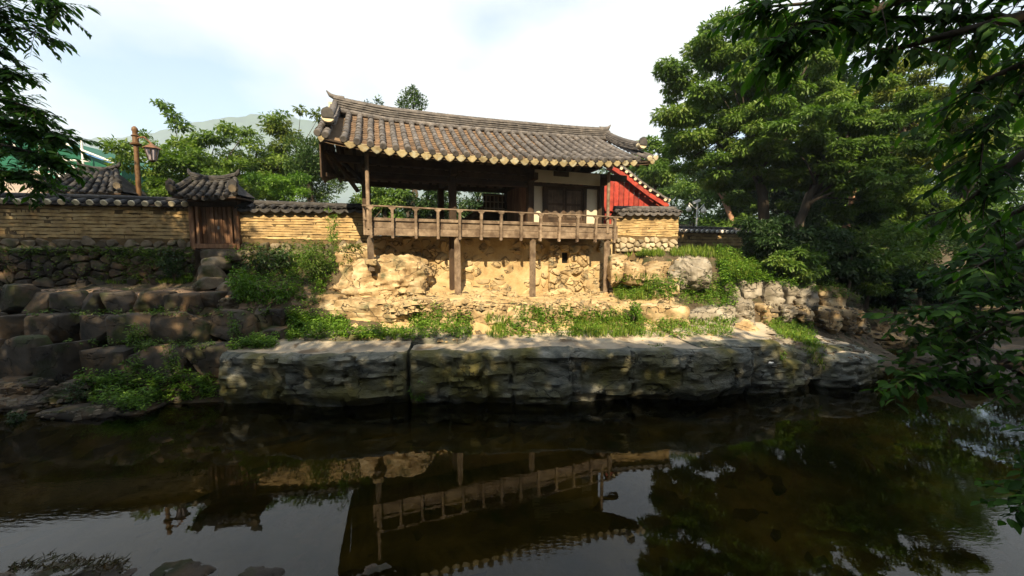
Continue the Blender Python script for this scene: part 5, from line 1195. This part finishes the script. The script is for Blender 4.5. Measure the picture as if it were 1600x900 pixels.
hanging('overhanging_tree', 'dark tree leaning in from the right, its drooping boughs framing the top right corner', 'tree', (6.5, 1.5, 1.5), [([(6.5, 1.5, 1.3), (6.0, 2.6, 3.4), (5.6, 3.0, 5.0), (5.0, 3.3, 5.5)], .2, 0)] + RT, 71, .12, .40, 60, LF_near, per=34, droop=.75, limb_r=.045, group='foliage framing the photo')
RL = [([at(1690, 470, 4.0), at(1600, 490, 4.0), at(1530, 525, 4.0), at(1460, 575, 4.05), at(1400, 600, 4.1)], 2.0, 1), ([at(1690, 520, 3.9), at(1590, 560, 3.9), at(1500, 590, 4.0), at(1420, 585, 4.05)], 1.6, 1), ([at(1690, 400, 4.1), at(1590, 440, 4.1), at(1500, 470, 4.1), at(1410, 495, 4.15)], 2.0, 1), ([at(1700, 380, 4.2), at(1600, 400, 4.2), at(1530, 420, 4.2)], 1.8, 1), ([at(1690, 560, 3.8), at(1620, 590, 3.8), at(1560, 610, 3.85)], 1.2, 1), ([at(1700, 430, 4.1), at(1600, 470, 4.1), at(1520, 500, 4.1), at(1450, 530, 4.1)], 1.8, 1), ([at(1700, 340, 4.2), at(1610, 350, 4.2), at(1540, 380, 4.2), at(1500, 410, 4.2)], 2.2, .5), ([at(1700, 610, 3.7), at(1640, 640, 3.7), at(1590, 700, 3.7)], 1.2, .5), ([at(1720, 700, 3.4), at(1640, 740, 3.4), at(1590, 800, 3.4)], 1.6, .5)]
hanging('overhanging_shrub', 'round-leaved branch reaching in from the right edge above the water', 'shrub', (6.2, 3.6, 1.0), [([(6.2, 3.6, .9), (5.9, 3.8, 2.0), (5.4, 4.0, 2.8)], .2, 0)] + RL, 73, .12, .52, 235, LF_near, per=24, droop=.35, limb_r=.022, twigs=11, group='foliage framing the photo')
LT = [([at(-90, 30, 5.5), at(-30, 20, 5.5), at(20, 8, 5.5)], 2.5, 0), ([at(-90, 40, 5.6), at(-20, 50, 5.6), at(35, 45, 5.6), at(62, 52, 5.6)], 1.6, 0), ([at(-100, -60, 5.5), at(0, -40, 5.5), at(60, -15, 5.5), at(92, 14, 5.5)], 1.6, 0), ([at(-90, 120, 5.6), at(-20, 110, 5.6), at(28, 118, 5.6)], 3.4, 0), ([at(-90, 160, 5.5), at(-20, 150, 5.5), at(40, 165, 5.5), at(52, 172, 5.5)], 3.0, 0),
      ([at(-90, 200, 5.6), at(0, 190, 5.6), at(50, 205, 5.6), at(100, 210, 5.6)], 3.0, 0), ([at(-90, 230, 5.5), at(0, 225, 5.5), at(60, 240, 5.5), at(90, 255, 5.5)], 3.0, 0), ([at(-90, 250, 5.6), at(-20, 262, 5.6), at(40, 275, 5.6), at(75, 290, 5.6)], 2.6, 0), ([at(-90, 80, 5.6), at(-30, 80, 5.6), at(10, 75, 5.6)], 2.2, 0), ([at(-90, 180, 5.7), at(-40, 175, 5.7), at(20, 190, 5.7)], 3.6, 0)]
hanging('overhanging_tree', 'dark tree at the left edge with narrow leaves against the sky', 'tree', (-9, 5.0, 1.2), [([(-9, 5.0, 1.0), (-8.8, 5.3, 4.0), (-8.3, 5.5, 6.0)], .2, 0)] + LT, 75, .12, .34, 0, LF_near, per=44, droop=.45, limb_r=.03, twigs=15, twig=.38, group='foliage framing the photo')

lt_ = [o for o in bpy.data.objects if o.name.startswith('overhanging_tree') and o.parent is None][-1]
q_ = random.Random(9); shade_clumps = [(q_.uniform(-17, -9.3), q_.uniform(2.5, 7.5), q_.uniform(8.8, 12.5), q_.uniform(.8, 1.3)) for _ in range(85)]  # out-of-view crown overhead, added to deepen the shade on the left bank
crown('crown', LF_near, lt_, shade_clumps, 3600, .3, 79, aspect=.5, flat=.6)

# ------------------------------------------------------------------ plants: placed by looking along rays onto what is already built
bpy.context.view_layer.update()
dg = bpy.context.evaluated_depsgraph_get()
OKN = ('ground', 'clay_ground', 'path', 'boulder', 'rock_ledge', 'step_stone')
def hit(px, py, names=OKN):
    ok, p, n_, i_, ob, _ = sc.ray_cast(dg, Vector((0, 0, CH)), ray(px, py).normalized())
    if not ok or ob.name.split('.')[0] not in names: return None
    return p
def patch(poly, n, seed, names=OKN):
    r = random.Random(seed); out_ = []; xs = [p[0] for p in poly]; ys = [p[1] for p in poly]
    def inside(x, y):
        c = False; j = len(poly) - 1
        for i in range(len(poly)):
            if (poly[i][1] > y) != (poly[j][1] > y) and x < (poly[j][0] - poly[i][0]) * (y - poly[i][1]) / (poly[j][1] - poly[i][1]) + poly[i][0]: c = not c
            j = i
        return c
    tries = 0
    while len(out_) < n and tries < n * 12:
        tries += 1; x, y = r.uniform(min(xs), max(xs)), r.uniform(min(ys), max(ys))
        if inside(x, y):
            p = hit(x, y, names)
            if p and p.z > .02: out_.append(p)
    return out_
def gather(specs, seed, blade, names=OKN):
    rng = np.random.default_rng(seed); P = []; D = []; Nn = []; Ls = []
    for poly, n, h, per in specs:
        for p in patch(poly, n, seed + int(poly[0][0]), names):
            hh = h * rng.uniform(.4, 1.2)
            for j in range(per):
                a = rng.uniform(0, 2 * math.pi); o = Vector((math.cos(a), math.sin(a), 0))
                if blade:
                    P.append(p + o * rng.uniform(0, .06)); D.append((ZZ * rng.uniform(.7, 1.3) + o * rng.uniform(.1, .7)).normalized()); Nn.append((o + ZZ * .2).normalized()); Ls.append(hh)
                else:
                    z = hh * rng.uniform(.15, 1.0); P.append(p + o * rng.uniform(0, .4) * hh * .6 + ZZ * z); D.append((o + ZZ * rng.uniform(-.5, .45)).normalized()); Nn.append((ZZ + o * .3 + Vector(rng.normal(size=3) * .3)).normalized()); Ls.append(rng.uniform(.04, .085) if h < .4 else rng.uniform(.06, .11))
    return np.array(P), np.array(D), np.array(Nn), np.array(Ls), rng
GRASS = [([(1040, 385), (1150, 388), (1196, 410), (1200, 440), (1140, 440), (1120, 405), (1050, 402)], 520, .30, 7), ([(972, 390), (1040, 392), (1035, 402), (980, 402)], 120, .22, 7), ([(900, 498), (1005, 500), (1010, 528), (890, 528)], 240, .24, 7), ([(560, 520), (640, 516), (645, 530), (560, 532)], 90, .13, 6), ([(1195, 505), (1265, 508), (1275, 545), (1225, 530)], 260, .16, 7),
         ([(760, 500), (790, 500), (795, 530), (765, 530)], 60, .22, 7), ([(1010, 505), (1140, 500), (1140, 525), (1015, 528)], 120, .18, 7), ([(960, 440), (1010, 436), (1020, 470), (962, 470)], 170, .26, 7), ([(0, 425), (300, 430), (290, 444), (0, 444)], 260, .15, 6), ([(1255, 535), (1290, 540), (1290, 580), (1265, 575)], 60, .15, 6)]
P_, D_, N_, L_g, rng_ = gather(GRASS, 91, True)
V, Fc, k = leaves(P_, D_, N_, L_g, L_g * .055 + .004, rng_)
tag(leaf_obj('grass', LF_grass, None, V, Fc, np.repeat(rng_.random(len(P_)), k)), kind='stuff')
WEED = [([(355, 400), (420, 392), (530, 385), (530, 420), (495, 480), (440, 490), (365, 478)], 420, .32, 16), ([(440, 495), (540, 505), (545, 530), (440, 533)], 300, .34, 18), ([(540, 512), (640, 515), (650, 530), (560, 531)], 130, .18, 14), ([(640, 505), (735, 500), (738, 530), (645, 530)], 200, .30, 16), ([(770, 498), (850, 500), (840, 528), (775, 528)], 90, .22, 14), ([(830, 490), (1010, 492), (1010, 528), (845, 528)], 300, .32, 16), ([(800, 480), (850, 485), (850, 500), (800, 500)], 30, .22, 12), ([(960, 435), (1050, 440), (1060, 470), (965, 472)], 260, .34, 16), ([(1060, 440), (1150, 440), (1150, 485), (1065, 480)], 260, .34, 16),
        ([(1120, 395), (1200, 400), (1205, 445), (1125, 450)], 320, .4, 16), ([(345, 520), (440, 525), (430, 545), (350, 548)], 150, .22, 14), ([(1010, 505), (1150, 500), (1145, 528), (1015, 528)], 120, .25, 14), ([(1190, 500), (1270, 505), (1280, 545), (1220, 530)], 150, .2, 14), ([(1195, 415), (1330, 430), (1360, 480), (1200, 445)], 160, .3, 14), ([(120, 596), (330, 592), (345, 640), (225, 655), (140, 630)], 420, .34, 16), ([(70, 470), (300, 470), (300, 495), (70, 495)], 70, .18, 12), ([(0, 425), (300, 425), (300, 442), (0, 440)], 90, .15, 10), ([(640, 475), (690, 478), (690, 505), (640, 505)], 40, .22, 14), ([(1280, 395), (1450, 400), (1460, 480), (1360, 500), (1340, 440)], 260, .45, 18), ([(1440, 420), (1600, 420), (1600, 480), (1450, 480)], 220, .6, 18)]
P_, D_, N_, L_g, rng_ = gather(WEED, 93, False)
V, Fc, k = leaves(P_, D_, N_, L_g, L_g * .5, rng_)
tag(leaf_obj('weeds', LF_weed, None, V, Fc, np.repeat(rng_.random(len(P_)), k)), kind='stuff')
MOSS = [([(0, 390), (300, 392), (300, 402), (0, 400)], 260, .14, 12), ([(0, 400), (300, 402), (300, 440), (0, 440)], 150, .14, 10), ([(180, 395), (305, 400), (300, 440), (190, 440)], 160, .22, 14), ([(376, 385), (575, 385), (540, 420), (380, 425)], 200, .24, 14), ([(40, 488), (420, 485), (430, 496), (40, 496)], 70, .14, 10), ([(100, 532), (340, 538), (340, 546), (100, 544)], 45, .16, 10)]
P_, D_, N_, L_g, rng_ = gather(MOSS, 97, False, OKN + ('stone', 'rubble_core', 'wall_core'))
V, Fc, k = leaves(P_, D_, N_, L_g, L_g * .5, rng_)
tag(leaf_obj('wall_plants', LF_oak, None, V, Fc, np.repeat(rng_.random(len(P_)), k)), kind='stuff')

def gravel(specs, seed, m):
    r = random.Random(seed); mb = MB()
    for poly, n, sz in specs:
        for p in patch(poly, n, seed + int(poly[0][0])):
            a = sz * r.uniform(.3, 1.3) * (1 + 1.2 * (r.random() < .12)); rz = r.uniform(0, 3.1); c, s_ = math.cos(rz), math.sin(rz); vs = []
            for (x, y, z) in ((-1, -1, -.4), (1, -1, -.4), (1, 1, -.4), (-1, 1, -.4), (-.7, -.7, .5), (.7, -.7, .5), (.7, .7, .5), (-.7, .7, .5)):
                x, y, z = [q * r.uniform(.65, 1.15) * a for q in (x, y * .75, z * .8)]; vs.append(p + Vector((x * c - y * s_, x * s_ + y * c, z)))
            mb.add(vs, [(0, 1, 5, 4), (1, 2, 6, 5), (2, 3, 7, 6), (3, 0, 4, 7), (4, 5, 6, 7)])
    return tag(mb.build('gravel', m, fix=False), kind='stuff')
gravel([([(1190, 470), (1400, 480), (1480, 560), (1290, 560), (1200, 530)], 420, .05), ([(0, 440), (310, 440), (330, 456), (0, 456)], 200, .03), ([(0, 590), (220, 600), (230, 675), (0, 670)], 160, .05), ([(340, 440), (440, 470), (440, 490), (340, 480)], 80, .04)], 301, M_wallstone)
gravel([([(590, 455), (960, 455), (1000, 480), (600, 490)], 800, .05), ([(500, 500), (1140, 505), (1140, 532), (500, 535)], 300, .03), ([(960, 395), (1060, 400), (1060, 480), (960, 480)], 150, .04)], 303, M_tan)

def plant(px, py, d, h_px, w_px, n, ln, seed, m, label, group=None, name='leafy_plant', p=None, stems=5, flat=1.0, aspect=.42, cat='plant'):
    q = random.Random(seed); b = p or hit(px, py, OKN + ('stone',)) or at(px, py, d); s = b.y / 600; h, wd = h_px * s, w_px * s
    t = root(name, b, label, cat, group); cl = []; mb = MB()
    for i in range(stems):
        e = b + Vector((q.uniform(-.5, .5) * wd, q.uniform(-.35, .35) * wd, h * q.uniform(.65, 1.0))); mb.tube([b - ZZ * .05, b.lerp(e, .5) + Vector((q.uniform(-.03, .03), 0, .03)), e], [.008, .006, .003], 4)
        for f in (.35, .55, .75, .95): c = b.lerp(e, f); cl.append((c.x, c.y, c.z, max(.05, wd * .26 * (1.15 - .5 * f))))
    mb.build('stem', M_bark, t); crown('foliage', m, t, cl, n, ln, seed, aspect=aspect, flat=flat, droop=.2)
    return t
PG = 'clumps of wild plants on the left bank'
plant(520, 392, 11.6, 78, 22, 420, .10, 501, LF_weed, 'tallest thin plant, rising in front of the earthen wall beside the pavilion', PG, p=at(520, 395, 11.4), stems=3, aspect=.22)
plant(490, 430, 11.3, 58, 60, 1300, .12, 502, LF_oak, 'wide feathery bush below the earthen wall near the rock outcrop', PG, p=at(490, 432, 11.2), aspect=.2, stems=9)
plant(440, 425, 11.3, 40, 46, 700, .10, 503, LF_dark, 'dark clump of leaves below the dappled wall', PG, p=at(440, 425, 11.4), stems=7)
plant(385, 475, 10.2, 55, 60, 1000, .11, 504, LF_weed, 'bright clump of leaves right of the stone steps', PG, p=at(392, 476, 10.3), stems=8)
plant(420, 478, 10.2, 40, 50, 800, .10, 505, LF_weed, 'low bright clump on the mossy slope above the middle terrace', PG, p=at(432, 478, 10.3), stems=7)
plant(400, 415, 11.5, 40, 40, 600, .10, 506, LF_dark, 'dark leaves hanging over the stones beside the wooden gate', PG, p=at(405, 428, 11.5), stems=6)
plant(285, 425, 11.2, 46, 40, 600, .10, 507, LF_dark, 'dark shrub at the end of the rubble wall by the stone steps', PG, p=at(272, 436, 11.3), stems=6)
FGp = 'plants growing among the terrace boulders'
plant(206, 545, 9.0, 42, 34, 420, .075, 510, LF_oak, 'upright leafy plant in the middle of the middle terrace row', FGp, p=at(206, 545, 9.0), stems=5)
plant(238, 552, 8.9, 22, 44, 380, .07, 511, LF_oak, 'low creeper right of the upright plant on the terrace', FGp, p=at(240, 552, 8.9), stems=5)
plant(272, 590, 8.4, 60, 24, 330, .07, 512, LF_oak, 'thin plant in the gap before the last big boulder of the lower row', FGp, p=at(272, 592, 8.4), stems=4)
plant(210, 590, 8.3, 30, 26, 240, .07, 513, LF_oak, 'small plant on the orange boulder of the lower row', FGp, p=at(212, 586, 8.35), stems=4)
plant(115, 632, 8.0, 40, 34, 380, .08, 514, LF_dark, 'dark fern at the left end of the bank of weeds', FGp, p=at(118, 630, 7.95), stems=6, aspect=.25)
plant(365, 520, 9.3, 50, 24, 260, .07, 515, LF_oak, 'slender plant in front of the last boulder of the middle row', FGp, p=at(366, 535, 9.2), stems=4)
plant(12, 640, 7.7, 26, 24, 240, .07, 516, LF_dark, 'small plant at the water by the left edge of the photo', FGp, p=at(22, 668, 7.4), stems=4)
LGp = 'small plants rooted in the rock slabs'
plant(1022, 575, 9, 34, 22, 320, .07, 520, LF_weed, 'leafy plant hanging at the rim of the long slab near its right end', LGp, p=at(1022, 576, 8.55), stems=5)
plant(1020, 548, 9, 18, 20, 220, .06, 521, LF_weed, 'small bright sprig on the rim of the long slab', LGp, p=at(1027, 554, 8.75), stems=4)
plant(655, 605, 8.4, 22, 26, 260, .06, 522, LF_weed, 'sprig growing in the vertical crack between the two slabs', LGp, p=at(654, 627, 8.3), stems=4)
plant(672, 600, 8.4, 14, 24, 180, .06, 523, LF_weed, 'small leaves higher up beside the vertical crack', LGp, p=at(664, 605, 8.35), stems=4)
plant(1215, 556, 9.3, 22, 18, 200, .06, 524, LF_weed, 'sprig at the step between the long slab and the end block', LGp, p=at(1216, 566, 9.15), stems=4)
plant(1312, 585, 9.5, 20, 22, 200, .06, 525, LF_weed, 'pale sprig on the face of the end block', LGp, p=at(1310, 594, 9.4), stems=4)
plant(1268, 570, 9.6, 26, 34, 320, .07, 526, LF_weed, 'bright weeds in the gap left of the end block', LGp, p=at(1270, 576, 9.75), stems=6)
plant(985, 500, 10.2, 26, 22, 260, .09, 527, LF_weed, 'dark leafed plant on the flat-topped block below the last post', LGp, p=at(990, 498, 10.2), stems=5)
# bamboo grass on the near rock in the bottom left corner
bg_ = root('bamboo_grass', at_z(60, 895, .15), 'brownish low branch of narrow leaves on the rock in the bottom left corner', 'plant')
rng_ = np.random.default_rng(7); nb = 420
xs_ = rng_.uniform(10, 195, nb); P_ = np.array([at_z(x, 893 - 22 * math.sin(min(1, (x - 0) / 120) * 2.2) * rng_.random() + rng_.uniform(-4, 6), .16) for x in xs_])
D_ = unit(np.stack([rng_.uniform(-.2, 1, nb), rng_.uniform(-.4, .8, nb), rng_.uniform(-.1, .7, nb)], 1)); V, Fc, k = leaves(P_, D_, unit(rng_.normal(size=(nb, 3)) * .4 + [0, 0, 1]), rng_.uniform(.05, .11, nb), .014, rng_)
leaf_obj('foliage', LF_gold, bg_, V, Fc, np.repeat(rng_.random(nb), k))
# signboard-like litter: one pale stone chip on the low slab
c = at_z(1205, 568, .78); rock('stone_chip', (c.x, c.y, c.z + .02), (.13, .08, .05), 600, M_white, .2, None, 'small white chip of stone lying on the low broken slab', 'stone', n=4, power=3, strata=0)

# ------------------------------------------------------------------ summer haze
hm = bpy.data.materials.new('summer_haze'); hm.use_nodes = True
t = hm.node_tree; t.nodes.clear(); n = t.nodes.new
o_ = n('ShaderNodeOutputMaterial'); pv_ = n('ShaderNodeVolumePrincipled'); pv_.inputs['Density'].default_value = 0.0005; pv_.inputs['Color'].default_value = (.68, .84, 1, 1); pv_.inputs['Anisotropy'].default_value = 0.0
t.links.new(pv_.outputs[0], o_.inputs['Volume'])
hz_mb = MB().add([(x, y, z) for z in (-4, 400) for (x, y) in ((-3200, -400), (3200, -400), (3200, 4200), (-3200, 4200))], [(0, 3, 2, 1), (4, 5, 6, 7), (0, 1, 5, 4), (1, 2, 6, 5), (2, 3, 7, 6), (3, 0, 4, 7)])
tag(hz_mb.build('haze', hm), kind='stuff')
sc.cycles.volume_bounces = 0
